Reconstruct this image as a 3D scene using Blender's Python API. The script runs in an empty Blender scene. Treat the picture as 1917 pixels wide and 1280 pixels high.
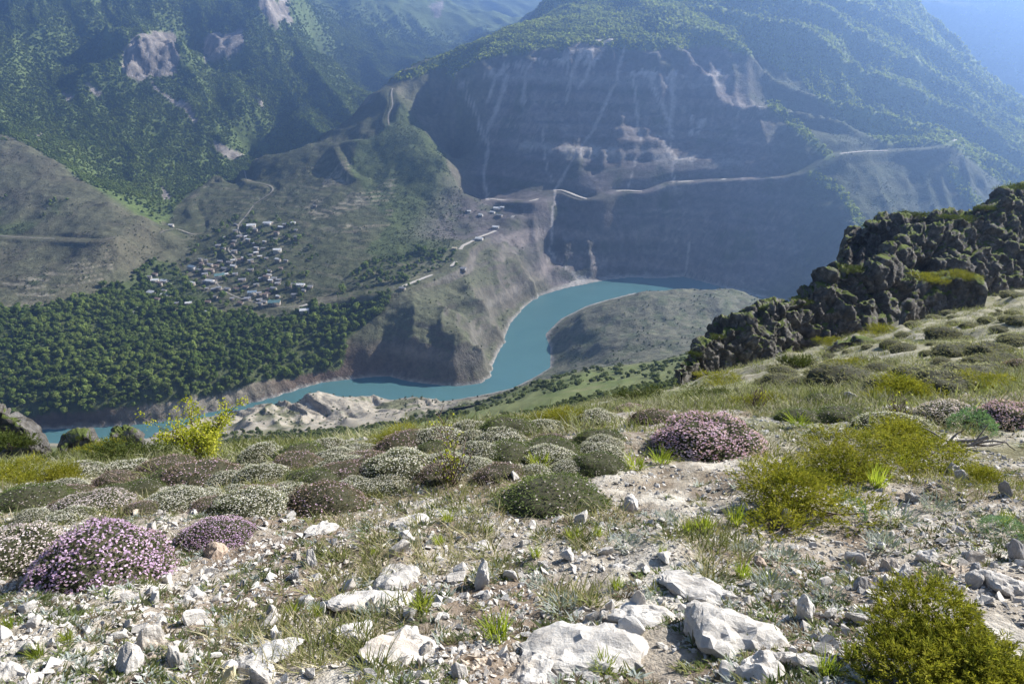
import bpy, bmesh, math, random
import numpy as np
from mathutils import Vector, Matrix

# ------------------------------------------------------------------ camera, sky, sun, exposure
SC = bpy.context.scene
COL = SC.collection
CAMZ = 450.0
PITCH = math.radians(25.0)
FPX = 1278.0                      # focal length in photograph pixels (24 mm on 36 mm)
cam_d = bpy.data.cameras.new('camera')
cam_d.sensor_width = 36.0
cam_d.lens = 24.0
cam_d.clip_start = 0.05
cam_d.clip_end = 30000.0
cam = bpy.data.objects.new('camera', cam_d)
cam.location = (0, 0, CAMZ)
cam.rotation_euler = (math.radians(90) - PITCH, 0, 0)
COL.objects.link(cam)
SC.camera = cam

SUN_EL = math.radians(33.0)
SUN_AZ = math.radians(60.0)       # clockwise from the view direction (+Y) towards +X
world = bpy.data.worlds.new('World')
SC.world = world
world.use_nodes = True
wn = world.node_tree
sky = wn.nodes.new('ShaderNodeTexSky')
sky.sky_type = 'NISHITA'
sky.sun_disc = False
sky.sun_elevation = SUN_EL
sky.sun_rotation = SUN_AZ
sky.altitude = 1000
sky.air_density = 1.0
sky.dust_density = 1.0
bgn = wn.nodes['Background']
bgn.inputs['Strength'].default_value = 0.065
wn.links.new(sky.outputs['Color'], bgn.inputs['Color'])

sun_d = bpy.data.lights.new('sun', 'SUN')
sun_d.energy = 5.0
sun_d.angle = math.radians(0.53)
sun_d.color = (1.0, 0.95, 0.86)
sun = bpy.data.objects.new('sun', sun_d)
sdir = Vector((math.sin(SUN_AZ) * math.cos(SUN_EL), math.cos(SUN_AZ) * math.cos(SUN_EL), math.sin(SUN_EL)))
sun.rotation_euler = sdir.to_track_quat('Z', 'Y').to_euler()
sun.location = (300, 300, 900)
COL.objects.link(sun)

SC.view_settings.view_transform = 'Standard'
SC.view_settings.look = 'None'
SC.view_settings.exposure = 1.25
SC.view_settings.gamma = 1.0
SC.view_settings.use_curve_mapping = False
SC.render.engine = 'CYCLES'
cy = SC.cycles
cy.max_bounces = 5
cy.diffuse_bounces = 3
cy.glossy_bounces = 2
cy.transmission_bounces = 3
cy.transparent_max_bounces = 4
cy.volume_bounces = 0
cy.caustics_reflective = False
cy.caustics_refractive = False
cy.use_denoising = True
try:
    cy.denoiser = 'OPENIMAGEDENOISE'
    cy.denoising_input_passes = 'RGB_ALBEDO_NORMAL'
    cy.denoising_prefilter = 'ACCURATE'
except Exception:
    pass
cy.use_adaptive_sampling = True
cy.adaptive_threshold = 0.02

R = random.Random(7)
NR = np.random.default_rng(11)
SP, CP = math.sin(PITCH), math.cos(PITCH)

# ------------------------------------------------------------------ pixel <-> world
def ray(px, py):
    u = (px - 958.5) / FPX
    v = (640.0 - py) / FPX
    return np.array([u, CP + v * SP, -SP + v * CP])
def at_depth(px, py, D):           # D = distance along the optical axis
    return np.array([0, 0, CAMZ]) + ray(px, py) * D
def at_y(px, py, Y):               # Y = horizontal distance ahead of the camera
    d = ray(px, py)
    return np.array([0, 0, CAMZ]) + d * (Y / d[1])
def at_z(px, py, z):
    d = ray(px, py)
    return np.array([0, 0, CAMZ]) + d * ((z - CAMZ) / d[2])
def project(P):                    # world -> photograph pixels + depth
    x, y, z = P[..., 0], P[..., 1], P[..., 2] - CAMZ
    f = np.maximum(y * CP - z * SP, 1e-3)
    up = y * SP + z * CP
    return 958.5 + FPX * x / f, 640.0 - FPX * up / f, f

# ------------------------------------------------------------------ noise
def _hash(ix, iy, iz, seed):
    h = (ix.astype(np.int64) * 374761393 + iy.astype(np.int64) * 668265263 + iz.astype(np.int64) * 2147483647 + seed * 1442695041) & 0xFFFFFFFF
    h = ((h ^ (h >> 13)) * 1274126177) & 0xFFFFFFFF
    h = ((h ^ (h >> 16)) * 2246822519) & 0xFFFFFFFF
    return ((h ^ (h >> 15)) & 0xFFFFFF) / float(0xFFFFFF)
def vnoise2(x, y, seed=0):
    x = np.asarray(x, float); y = np.asarray(y, float)
    x0 = np.floor(x); y0 = np.floor(y); fx = x - x0; fy = y - y0
    fx = fx * fx * fx * (fx * (fx * 6 - 15) + 10); fy = fy * fy * fy * (fy * (fy * 6 - 15) + 10)
    z0 = np.zeros_like(x0)
    a = _hash(x0, y0, z0, seed); b = _hash(x0 + 1, y0, z0, seed)
    c = _hash(x0, y0 + 1, z0, seed); d = _hash(x0 + 1, y0 + 1, z0, seed)
    return ((a * (1 - fx) + b * fx) * (1 - fy) + (c * (1 - fx) + d * fx) * fy) * 2 - 1
def vnoise3(x, y, z, seed=0):
    x = np.asarray(x, float); y = np.asarray(y, float); z = np.asarray(z, float)
    x0 = np.floor(x); y0 = np.floor(y); z0 = np.floor(z); fx = x - x0; fy = y - y0; fz = z - z0
    fx = fx * fx * (3 - 2 * fx); fy = fy * fy * (3 - 2 * fy); fz = fz * fz * (3 - 2 * fz)
    r = 0
    for dx in (0, 1):
        for dy in (0, 1):
            for dz in (0, 1):
                w = (fx if dx else 1 - fx) * (fy if dy else 1 - fy) * (fz if dz else 1 - fz)
                r = r + w * _hash(x0 + dx, y0 + dy, z0 + dz, seed)
    return r * 2 - 1
def fbm2(x, y, octaves=4, seed=0, gain=0.5):
    a, s, r = 1.0, 1.0, 0
    for o in range(octaves):
        r = r + a * vnoise2(np.asarray(x) * s + 17.3 * o, np.asarray(y) * s - 9.1 * o, seed + o)
        a *= gain; s *= 2.03
    return r
def fbm3(x, y, z, octaves=4, seed=0, gain=0.5):
    a, s, r = 1.0, 1.0, 0
    for o in range(octaves):
        r = r + a * vnoise3(x * s + 7.3 * o, y * s - 3.1 * o, z * s + 1.7 * o, seed + o)
        a *= gain; s *= 2.03
    return r
def ridged2(x, y, octaves=3, seed=0):
    a, s, r = 1.0, 1.0, 0
    for o in range(octaves):
        n = 1 - np.abs(vnoise2(np.asarray(x) * s + 31.7 * o, np.asarray(y) * s + 5.1 * o, seed + o))
        r = r + a * n * n
        a *= 0.5; s *= 2.1
    return r
def sstep(e0, e1, x):
    t = np.clip((np.asarray(x, float) - e0) / (e1 - e0), 0, 1)
    return t * t * (3 - 2 * t)

# ------------------------------------------------------------------ terrain control points
class RBF:
    def __init__(self, P):
        P = np.array(P, float)
        self.c = P[:, :2]; n = len(P)
        d = np.sqrt(((self.c[:, None] - self.c[None]) ** 2).sum(-1))
        self.s = max(1.0, np.abs(self.c).max())
        A = np.zeros((n + 3, n + 3))
        A[:n, :n] = -d / self.s + np.eye(n) * 1e-4
        Q = np.c_[np.ones(n), self.c / self.s]
        A[:n, n:] = Q; A[n:, :n] = Q.T
        self.w = np.linalg.solve(A, np.r_[P[:, 2], 0, 0, 0])
    def __call__(self, x, y):
        sh = np.shape(x); x = np.ravel(x); y = np.ravel(y)
        out = np.empty(len(x)); n = len(self.c)
        for i in range(0, len(x), 20000):
            X = x[i:i + 20000, None]; Y = y[i:i + 20000, None]
            d = np.sqrt((X - self.c[None, :, 0]) ** 2 + (Y - self.c[None, :, 1]) ** 2)
            out[i:i + 20000] = -(d @ self.w[:n]) / self.s + self.w[n] + (self.w[n + 1] * X[:, 0] + self.w[n + 2] * Y[:, 0]) / self.s
        return out.reshape(sh)

near_px = [  # px, py, depth along the axis: the slope the camera stands on
    (-100, 1400, 1.75), (480, 1400, 1.7), (960, 1400, 1.65), (1440, 1400, 1.6), (2000, 1400, 1.55),
    (-100, 1280, 2.2), (480, 1280, 2.1), (960, 1280, 2.05), (1440, 1280, 2.0), (2000, 1280, 1.9),
    (-100, 1150, 2.85), (480, 1150, 2.7), (960, 1150, 2.62), (1440, 1150, 2.55), (2000, 1150, 2.4),
    (-100, 1050, 3.6), (480, 1050, 3.35), (960, 1050, 3.25), (1440, 1050, 3.15), (2000, 1050, 3.0),
    (-100, 970, 4.6), (480, 970, 4.15), (960, 970, 3.95), (1440, 970, 3.85), (2000, 970, 3.6),
    (-100, 930, 5.6), (200, 930, 5.3), (480, 920, 4.9), (960, 910, 4.8), (1440, 900, 4.75), (2000, 900, 4.4),
    (0, 905, 7.2), (250, 890, 7.0), (480, 880, 5.9), (700, 865, 5.9), (960, 850, 5.9), (1440, 840, 5.8), (2000, 840, 5.4),
    (60, 880, 10.), (250, 862, 10.5), (420, 856, 9.0), (600, 848, 7.6), (780, 828, 7.6), (960, 808, 7.6), (1200, 800, 7.4), (1440, 795, 7.3), (1700, 790, 7.0), (2000, 790, 6.6),
    (130, 862, 15), (300, 850, 15), (480, 850, 13), (650, 836, 11), (830, 812, 10.5), (1000, 788, 10), (1200, 772, 10), (1440, 760, 9.8), (1700, 752, 9.3), (2000, 745, 8.6),
    (60, 872, 22), (250, 850, 24), (430, 848, 24), (640, 838, 22), (830, 818, 20), (1000, 790, 18), (1180, 762, 17), (1350, 738, 18), (1550, 712, 16), (1750, 700, 14), (2000, 695, 12.5),
    (1280, 735, 30), (1400, 712, 30), (1560, 668, 28), (1750, 645, 22), (2000, 640, 18),
    (1300, 716, 45), (1450, 685, 45), (1620, 632, 42), (1780, 602, 36), (2000, 585, 28),
    (1700, 600, 56), (1850, 545, 54), (2000, 525, 50), (2100, 505, 64),
    (900, 815, 40), (1080, 770, 36), (700, 845, 42), (450, 862, 45), (200, 872, 45), (0, 890, 40), (-150, 900, 30),
    (100, 885, 90), (300, 872, 90), (500, 878, 90), (700, 860, 90), (900, 834, 90), (1080, 792, 90), (1250, 752, 90), (1400, 715, 90), (1600, 660, 100), (1900, 570, 110), (-200, 910, 90),
    (2300, 560, 30), (2400, 700, 14), (-400, 930, 10), (-400, 1100, 3.6), (2400, 1000, 3.4),
]
near_pts = [at_depth(*p) for p in near_px]
near_pts += [np.array([x, y, z]) for x, y, z in ((-3, -3, CAMZ - .6), (0, -3, CAMZ - .5), (3, -3, CAMZ - .2), (-1.2, 0.2, CAMZ - 1.6), (0, 0, CAMZ - 1.45), (1.2, 0.2, CAMZ - 1.35), (-6, 0, CAMZ - 2.6), (6, 0, CAMZ - .2),
                                                 (20, 0, CAMZ + 3), (-20, 0, CAMZ - 8))]
rbf_near = RBF(near_pts)

far_px = []    # (px, py, Y)
def L(*pts): far_px.extend(pts)
# main mountain, left to right, foot to crest
L((1045, 490, 1270), (1045, 352, 1420), (1125, 378, 1345), (1260, 340, 1390), (1350, 335, 1380), (1430, 333, 1365), (1465, 331, 1355), (1500, 328, 1345), (1530, 310, 1360), (1560, 290, 1375), (1610, 286, 1390), (1660, 283, 1420), (1780, 280, 1395))
L((1260, 430, 1315), (1150, 440, 1310), (1400, 430, 1275), (1500, 450, 1235), (1600, 420, 1190), (1700, 440, 1220), (1700, 360, 1320))
L((1050, 290, 1470), (1150, 280, 1470), (1250, 275, 1470), (1350, 280, 1450), (1450, 290, 1410))
L((1000, 240, 1560), (1100, 230, 1550), (1250, 230, 1530), (1380, 230, 1500), (1450, 195, 1520), (1520, 250, 1420))
L((950, 180, 1640), (1050, 165, 1615), (1150, 160, 1600), (1260, 165, 1580), (1350, 150, 1580), (1480, 180, 1600))
L((850, 140, 1690), (900, 125, 1690), (1000, 115, 1670), (1100, 100, 1650), (1200, 100, 1640), (1300, 110, 1630), (1360, 95, 1640))
L((870, 105, 1790), (950, 75, 1790), (1050, 60, 1790), (1200, 45, 1780), (1350, 60, 1720), (1420, 100, 1690), (1500, 140, 1650), (1580, 200, 1580), (1640, 240, 1500))
L((1030, 10, 2000), (1150, 5, 1950), (1300, 0, 1900), (1450, 20, 1850), (1560, 60, 1780), (1600, 110, 1740), (1650, 160, 1690), (1700, 230, 1580), (1780, 250, 1470))
L((1640, 0, 1950), (1690, 85, 1830), (1760, 165, 1730), (1820, 230, 1620), (1870, 290, 1530), (1915, 335, 1460))
L((1500, -60, 2200), (1250, -70, 2250), (1050, -50, 2300), (1640, -80, 2150), (1300, -160, 2600))
L((850, 330, 1640), (900, 300, 1560), (880, 240, 1640), (920, 350, 1470), (820, 220, 1720), (880, 380, 1450), (800, 200, 1720))
# skyline of the long spur and its front
L((950, 48, 1900), (870, 85, 1850), (800, 112, 1830), (760, 130, 1800), (700, 172, 1760), (650, 208, 1730), (600, 240, 1700), (520, 282, 1650), (460, 310, 1600), (410, 335, 1540), (380, 352, 1490), (340, 385, 1410), (305, 425, 1340))
L((730, 170, 1700), (760, 195, 1640), (800, 245, 1560), (835, 295, 1460), (850, 350, 1380), (850, 400, 1310), (848, 440, 1240), (700, 230, 1600), (640, 265, 1560), (560, 330, 1480), (480, 390, 1370))
L((730, 280, 1500), (700, 340, 1410), (760, 350, 1390), (780, 420, 1260), (640, 320, 1450), (590, 390, 1330), (640, 420, 1240), (700, 430, 1210), (500, 440, 1230), (420, 430, 1260), (360, 440, 1290))
L((720, 490, 1090), (600, 480, 1120), (680, 515, 1040), (540, 500, 1090), (430, 500, 1130), (350, 500, 1150), (540, 545, 1015), (640, 552, 985))
# road shelf and promontories
L((760, 537, 985), (700, 548, 975), (860, 500, 1065), (870, 465, 1135), (900, 445, 1200), (960, 405, 1310), (925, 395, 1345), (910, 375, 1385), (1000, 378, 1345))
L((800, 560, 945), (840, 570, 935), (790, 600, 890), (870, 610, 885), (905, 640, 862), (760, 640, 862), (840, 670, 838), (720, 620, 895), (690, 660, 865), (890, 690, 838))
L((880, 530, 1020), (910, 560, 985), (935, 600, 960), (860, 545, 1015), (850, 585, 950), (900, 500, 1110), (960, 470, 1200), (1000, 520, 1160), (950, 540, 1090), (985, 450, 1270))
# valley forest and bank tops
L((300, 620, 900), (100, 620, 890), (0, 620, 880), (-150, 620, 880), (300, 700, 790), (150, 720, 760), (400, 670, 820), (500, 640, 870), (640, 640, 880), (680, 600, 930), (500, 580, 960), (350, 560, 1010), (250, 540, 1060), (420, 600, 930))
BANK = []
# left mountain
L((0, 560, 975), (100, 545, 1000), (180, 510, 1060), (0, 500, 1080), (100, 490, 1100), (0, 440, 1200), (100, 443, 1190), (210, 440, 1150), (225, 470, 1115), (0, 340, 1400), (120, 370, 1330), (0, 250, 1600), (60, 275, 1550), (100, 300, 1500), (160, 345, 1400), (210, 380, 1320), (265, 405, 1270), (292, 430, 1235))
L((-150, 440, 1230), (-150, 250, 1650), (-150, 560, 990))
L((300, 400, 1550), (330, 380, 1620), (380, 335, 1760), (430, 300, 1880), (470, 290, 1980), (430, 262, 1930), (310, 470, 1200), (300, 500, 1140), (270, 530, 1090), (180, 330, 1640), (120, 250, 1780), (250, 360, 1560))
L((300, 250, 1880), (200, 200, 1950), (350, 290, 1810), (100, 150, 1980), (280, 145, 2080), (330, 130, 2110), (240, 140, 2040), (240, 90, 2110), (280, 70, 2130), (330, 60, 2170), (160, 120, 2010), (200, 40, 2180), (0, 100, 2000), (0, 0, 2300), (100, 20, 2230), (300, 0, 2400), (-200, 100, 2000), (-200, 0, 2300))
L((390, 112, 2240), (420, 110, 2250), (450, 95, 2270), (390, 65, 2280), (420, 55, 2290), (455, 48, 2310), (360, 100, 2330), (350, 70, 2380), (205, 110, 2150), (190, 135, 2110), (180, 90, 2200), (440, 20, 2420), (510, 45, 2470), (500, 10, 2490), (560, 50, 2600), (620, 110, 2420), (690, 165, 2150), (650, 190, 2060), (600, 160, 2150), (560, 220, 1980), (500, 150, 2140), (450, 220, 2000), (510, 250, 2010), (540, 0, 2620), (300, -80, 2700), (550, -80, 2900), (0, -90, 2600))
# valleys and mountains behind
L((640, 60, 3250), (700, 80, 3250), (770, 120, 2950), (720, 140, 2900), (780, 95, 3150), (870, 72, 3450), (830, 40, 3600), (760, 0, 3800), (680, 0, 3600), (600, 0, 3600), (760, -80, 4200), (870, 10, 4000))
L((900, 62, 4300), (950, 20, 4700), (1000, 0, 5000), (900, 0, 5000), (900, -60, 5600), (1000, -70, 6000))
L((1700, 60, 3100), (1760, 140, 2800), (1840, 220, 2650), (1917, 300, 2450), (1917, 150, 2700), (1917, 0, 3000), (1800, 0, 3100), (1700, -50, 3500), (2100, 0, 2900), (2100, 200, 2500), (2000, -100, 3400))
# near bank: pale hills, tufted slope, hill in the bend
L((600, 732, 738), (560, 742, 725), (520, 752, 712), (640, 742, 735), (655, 765, 690), (700, 740, 752), (680, 742, 745), (650, 790, 610), (730, 752, 735), (800, 747, 742), (760, 745, 745), (690, 775, 660), (430, 762, 722), (460, 768, 700), (380, 775, 690), (500, 800, 570), (600, 787, 590), (780, 775, 620), (850, 765, 650), (930, 742, 745), (560, 770, 650), (400, 825, 480), (250, 812, 640), (150, 818, 620), (330, 800, 620), (300, 830, 520), (60, 830, 600), (-100, 830, 600))
L((480, 835, 330), (600, 822, 320), (700, 800, 380), (700, 815, 300), (830, 785, 400), (850, 778, 430), (920, 752, 430), (1000, 716, 430), (1070, 700, 450), (1150, 687, 455), (1280, 672, 455), (1000, 745, 330), (1150, 712, 330), (1280, 700, 300), (1000, 770, 250), (900, 790, 270), (1100, 740, 240), (1400, 640, 420), (1500, 610, 420))
L((500, 868, 130), (300, 862, 150), (700, 848, 130), (900, 822, 130), (1080, 780, 130), (1250, 738, 130), (1400, 700, 140), (100, 870, 150), (700, 832, 200), (900, 805, 190), (1080, 760, 180), (500, 850, 220), (1250, 722, 180))
L((1200, 545, 1010), (1280, 542, 1015), (1370, 540, 1010), (1430, 565, 960), (1130, 575, 985), (1080, 600, 965), (1180, 600, 920), (1120, 640, 890), (1250, 610, 890), (1330, 600, 900), (1200, 632, 845), (1100, 675, 830), (1200, 670, 770), (1310, 640, 790), (1060, 695, 790), (1450, 590, 880), (1550, 590, 830))
shore = [(60, 803), (180, 799), (260, 793), (340, 783), (390, 771), (440, 760), (500, 745), (560, 727), (600, 716), (640, 711), (670, 708), (700, 705), (730, 704), (760, 712), (800, 718), (860, 722), (890, 718), (908, 710), (920, 685), (936, 652), (945, 628), (955, 605), (975, 580), (1005, 555), (1060, 540), (1100, 532), (1140, 524), (1180, 520), (1230, 522), (1280, 519), (1340, 536), (1400, 551), (1460, 566), (-80, 808), (-250, 812),
         (1600, 580), (1800, 590), (2050, 590)]
nshore = [(-250, 850), (-80, 848), (60, 838), (180, 834), (300, 822), (380, 806), (440, 786), (505, 762), (590, 746), (650, 748), (700, 752), (760, 758), (850, 748), (905, 738), (960, 726), (1000, 706), (1030, 688), (1031, 650), (1021, 626), (1050, 597), (1100, 572), (1180, 548), (1260, 541), (1340, 548), (1430, 573), (1520, 590), (1650, 605), (1850, 615), (2050, 615)]
far_pts = [at_y(*p) for p in far_px]
def resample(pts, step):
    pts = np.array(pts, float); out = [pts[0]]
    for a, b in zip(pts[:-1], pts[1:]):
        n = max(1, int(np.ceil(np.linalg.norm(b - a) / step)))
        for k in range(1, n + 1): out.append(a + (b - a) * k / n)
    return np.array(out)
ordered_shore = [shore[-4], shore[-5]] if False else None
def shoreline(pts, order):
    P = [at_z(pts[i][0], pts[i][1], 0.0) for i in order]
    return resample(P, 22.0)
so = sorted(range(len(shore)), key=lambda i: (shore[i][0]))
# walk the far shore in order (left to right, following the bend)
idx = [34, 33] + list(range(0, 33)) + [35, 36, 37]
far_sh = shoreline(shore, idx)
near_sh = shoreline(nshore, range(len(nshore)))
for p in far_sh: far_pts.append(np.array([p[0], p[1], 0.0]))
for p in near_sh: far_pts.append(np.array([p[0], p[1], 0.0]))
mid_river = []
for p in far_sh[::2]:
    q = near_sh[np.argmin(((near_sh[:, :2] - p[:2]) ** 2).sum(1))]
    m = (p + q) / 2
    far_pts.append(np.array([m[0], m[1], -6.0])); mid_river.append(m)
# a river cliff rises straight out of the water along the wooded bank
bank_px = [(-80, 777), (50, 780), (140, 772), (250, 760), (340, 745), (450, 722), (540, 710), (620, 692)]
for p in far_sh:
    px, py, _ = project(p)
    if -90 < px < 625:
        top = np.interp(px, [b[0] for b in bank_px], [b[1] for b in bank_px])
        far_pts.append(at_y(px, top, p[1] + 9))
# hidden side valley behind the long spur
for x, y, z in ((-470, 2480, 205), (-626, 2720, 240), (-760, 2900, 320), (-350, 2450, 205), (-540, 2600, 215), (-500, 1850, 150), (-600, 1790, 120), (-650, 1740, 105), (-380, 1960, 180), (-330, 2060, 215), (-150, 2180, 270), (-20, 2280, 310), (-560, 1680, 92), (-640, 1560, 84)):
    far_pts.append(np.array([x, y, z], float))
# the slope below the camera, taken from the near field
for r in (60, 75, 95):
    for k in range(-5, 6):
        x = r * k / 5.5; y = r * 0.9
        far_pts.append(np.array([x, y, float(rbf_near(np.array([x]), np.array([y]))[0])]))
for x, y, z in ((-900, 300, 260), (-500, 200, 330), (500, 200, 400), (900, 300, 300), (900, 700, 60), (1500, 800, 200), (-1500, 600, 250), (-1400, 1000, 90), (-1800, 1600, 350), (-2600, 2500, 600), (2600, 2500, 600), (2000, 1200, 60), (2600, 1600, 300), (0, 6500, 900), (3500, 6000, 1100), (-3500, 6000, 1100), (-5500, 5500, 1000), (5500, 5500, 1000), (1200, 3200, 600), (200, 100, 412), (300, 300, 310), (400, 500, 200), (-300, 60, 390), (0, -200, 560), (500, -200, 620), (-500, -200, 480), (600, 900, 110), (450, 700, 180)):
    far_pts.append(np.array([x, y, z], float))
# drop doubled points
keep = []; seen = set()
for p in far_pts:
    k = (round(p[0] / 3), round(p[1] / 3))
    if k in seen: continue
    seen.add(k); keep.append(p)
far_pts = keep
rbf_far = RBF(far_pts)

def base_height(x, y):
    r = np.hypot(x, y)
    w = sstep(45, 85, r)
    h = np.empty(np.shape(x))
    hn = np.zeros(np.shape(x)); hf = np.zeros(np.shape(x))
    m = w < 1
    if m.any(): hn[m] = rbf_near(x[m], y[m])
    m = w > 0
    if m.any(): hf[m] = rbf_far(x[m], y[m])
    return hn * (1 - w) + hf * w
# ------------------------------------------------------------------ terrain grids
U_MAX = 1.30
class Fan:
    """structured terrain sheet; columns fan out from an apex, rows grow with distance"""
    def __init__(self, apex, r0, r1, step, cols, umax):
        self.apex, self.r0, self.step, self.cols, self.umax = apex, r0, step, cols, umax
        self.rows = int(math.log(r1 / r0) / step) + 1
        r = r0 * np.exp(np.arange(self.rows) * step)
        u = np.linspace(-umax, umax, cols)
        self.X = u[None, :] * r[:, None]
        self.Y = np.repeat((r + apex)[:, None], cols, 1)
        self.Z = base_height(self.X, self.Y)
    def lookup(self, A, x, y):
        r = np.maximum(np.asarray(y, float) - self.apex, self.r0 * 1.001)
        fi = np.clip(np.log(r / self.r0) / self.step, 0, self.rows - 1.001)
        fj = np.clip((np.asarray(x, float) / r + self.umax) / (2 * self.umax) * (self.cols - 1), 0, self.cols - 1.001)
        i = fi.astype(int); j = fj.astype(int); a = fi - i; b = fj - j
        if A.ndim == 3: a = a[..., None]; b = b[..., None]
        return (A[i, j] * (1 - b) + A[i, j + 1] * b) * (1 - a) + (A[i + 1, j] * (1 - b) + A[i + 1, j + 1] * b) * a
    def normals(self):
        P = np.stack([self.X, self.Y, self.Z], -1)
        di = np.gradient(P, axis=0); dj = np.gradient(P, axis=1)
        n = np.cross(dj, di); n /= np.linalg.norm(n, axis=-1, keepdims=True) + 1e-9
        return n
    def mesh(self, name, keep=None):
        V = np.stack([self.X, self.Y, self.Z], -1).reshape(-1, 3)
        ii, jj = np.meshgrid(np.arange(self.rows - 1), np.arange(self.cols - 1), indexing='ij')
        if keep is not None:
            ii, jj = ii[keep[:-1, :-1]], jj[keep[:-1, :-1]]
        a = (ii * self.cols + jj).ravel()
        F = np.stack([a, a + 1, a + 1 + self.cols, a + self.cols], 1)
        return raw_mesh(name, V, F)

def raw_mesh(name, V, F, smooth=True):
    V = np.asarray(V, np.float32); F = np.asarray(F, np.int32)
    k = F.shape[1]
    me = bpy.data.meshes.new(name)
    me.vertices.add(len(V)); me.vertices.foreach_set('co', V.ravel())
    me.loops.add(F.size); me.loops.foreach_set('vertex_index', F.ravel())
    me.polygons.add(len(F)); me.polygons.foreach_set('loop_start', np.arange(0, F.size, k, dtype=np.int32))
    if smooth: me.polygons.foreach_set('use_smooth', np.ones(len(F), bool))
    me.update(calc_edges=True)
    return me
def set_color(me, name, C):
    C = np.asarray(C, np.float32).reshape(-1, C.shape[-1])
    if C.shape[1] == 3: C = np.c_[C, np.ones(len(C), np.float32)]
    at = me.attributes.new(name, 'FLOAT_COLOR', 'POINT'); at.data.foreach_set('color', C.astype(np.float32).ravel())
def link(name, data, mat=None, parent=None, loc=None, kind=None, label=None, cat=None, group=None):
    o = bpy.data.objects.new(name, data)
    COL.objects.link(o)
    if mat is not None and data is not None and len(data.materials) == 0: data.materials.append(mat)
    if parent is not None: o.parent = parent
    if loc is not None: o.location = loc
    if kind: o['kind'] = kind
    if label: o['label'] = label
    if cat: o['category'] = cat
    if group: o['group'] = group
    return o

def in_poly(px, py, poly):
    inside = np.zeros(np.shape(px), bool)
    n = len(poly)
    for i in range(n):
        x0, y0 = poly[i]; x1, y1 = poly[(i + 1) % n]
        if y0 == y1: continue
        c = ((y0 > py) != (y1 > py)) & (px < (x1 - x0) * (py - y0) / (y1 - y0) + x0)
        inside ^= c
    return inside
def dist_line(px, py, line):
    d = np.full(np.shape(px), 1e9)
    for (x0, y0), (x1, y1) in zip(line[:-1], line[1:]):
        dx, dy = x1 - x0, y1 - y0
        t = np.clip(((px - x0) * dx + (py - y0) * dy) / (dx * dx + dy * dy + 1e-9), 0, 1)
        d = np.minimum(d, np.hypot(px - x0 - t * dx, py - y0 - t * dy))
    return d

far = Fan(-20.0, 480.0, 6600.0, 0.0033, 700, 1.12)
near = Fan(-2.0, 0.35, 640.0, 0.0105, 520, 1.25)

def terrace0(z, period, sharp):
    k = z / period; f = k - np.floor(k)
    return (np.where(f < sharp, f / sharp * 0.25, 0.25 + (f - sharp) / (1 - sharp) * 0.75) - f) * period
# --- distant relief: gullies, strata, roughness
X, Y, Z = far.X, far.Y, far.Z
n0 = far.normals(); steep0 = 1 - n0[..., 2]
above = sstep(2, 25, Z)
calm = 1 - 0.75 * np.exp(-(((X + 480) / 420) ** 2 + ((Y - 900) / 230) ** 2))
wX = X + 30 * fbm2(X / 220, Y / 220, 2, 3)
PXg, PYg, PDg = project(np.stack([X, Y, Z], -1))
face = sstep(0.12, 0.35, steep0) * sstep(60, -30, dist_line(X, Y, [(0, 1500), (560, 1400), (900, 1350)]) - 260)
# downhill gullies: waves across the contour, stretched along the fall line
gx, gy = n0[..., 0], n0[..., 1]
gl = np.hypot(gx, gy) + 1e-6
acr = wX * (-gy / gl * -1) * 0 + X
gul = ridged2(acr / 95 + 0.25 * fbm2(X / 300, Y / 300, 2, 9), Y / 420, 3, 21) - 1.0
gul2 = ridged2(acr / 34 + 0.3 * fbm2(X / 90, Y / 90, 2, 8), Y / 150, 2, 25) - 0.9
main = sstep(-120, 60, X + (1700 - Y) * 0.1) * sstep(1120, 1240, Y) * sstep(2300, 1900, Y)
dz = above * calm * (main * (13 * gul + 5 * gul2) * sstep(0.05, 0.25, steep0)
     + (1 - main) * (7 * gul + 2.0 * gul2) * sstep(0.02, 0.2, steep0)
     + 10 * fbm2(X / 130, Y / 130, 4, 31) * sstep(0.0, 0.2, steep0) + 2.4 * fbm2(X / 26, Y / 26, 3, 37))
farther = sstep(1700, 2300, Y)
dz = dz + above * farther * (12 * fbm2(X / 330, Y / 330, 4, 41) + 42 * (ridged2((X + 0.6 * Y) / 260, (Y - 0.4 * X) / 600, 3, 43) - 1))
Z1 = Z + dz
Z1 = Z1 + 26 * (ridged2((X + .75 * Y) / 170 + .3 * fbm2(X / 200, Y / 200, 2, 143), (Y - .75 * X) / 700, 2, 145) - .9) * sstep(-250, -420, X) * sstep(1550, 1700, Y) * sstep(2700, 2400, Y) * sstep(60, 140, Z)
# wooded ribs running down to the right on the upper mountain
rc = (X * 140 + Y * 316) / 345.6; ra = (X * 316 - Y * 140) / 345.6
ribs = ridged2(rc / 120 + .35 * fbm2(X / 260, Y / 260, 2, 45), ra / 700, 2, 47) - .8
Z1 = Z1 + ribs * 34 * sstep(200, 420, X) * sstep(1430, 1560, Y + .35 * (X - 500)) * sstep(2300, 2000, Y)
crags = np.zeros(X.shape)
for poly in ([(228, 85), (262, 64), (325, 58), (339, 108), (332, 137), (285, 152), (255, 160), (226, 137)], [(376, 68), (455, 50), (464, 88), (430, 114), (383, 124)], [(485, -8), (542, -4), (547, 47), (510, 52), (488, 27)]):
    crags = np.maximum(crags, in_poly(PXg, PYg, poly) * (Y > 1450))
Z1 = Z1 + crags * (14 * (ridged2(X / 26, Y / 26, 3, 48) - .9) + .6 * terrace0(Z1, 26, .65))
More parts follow.
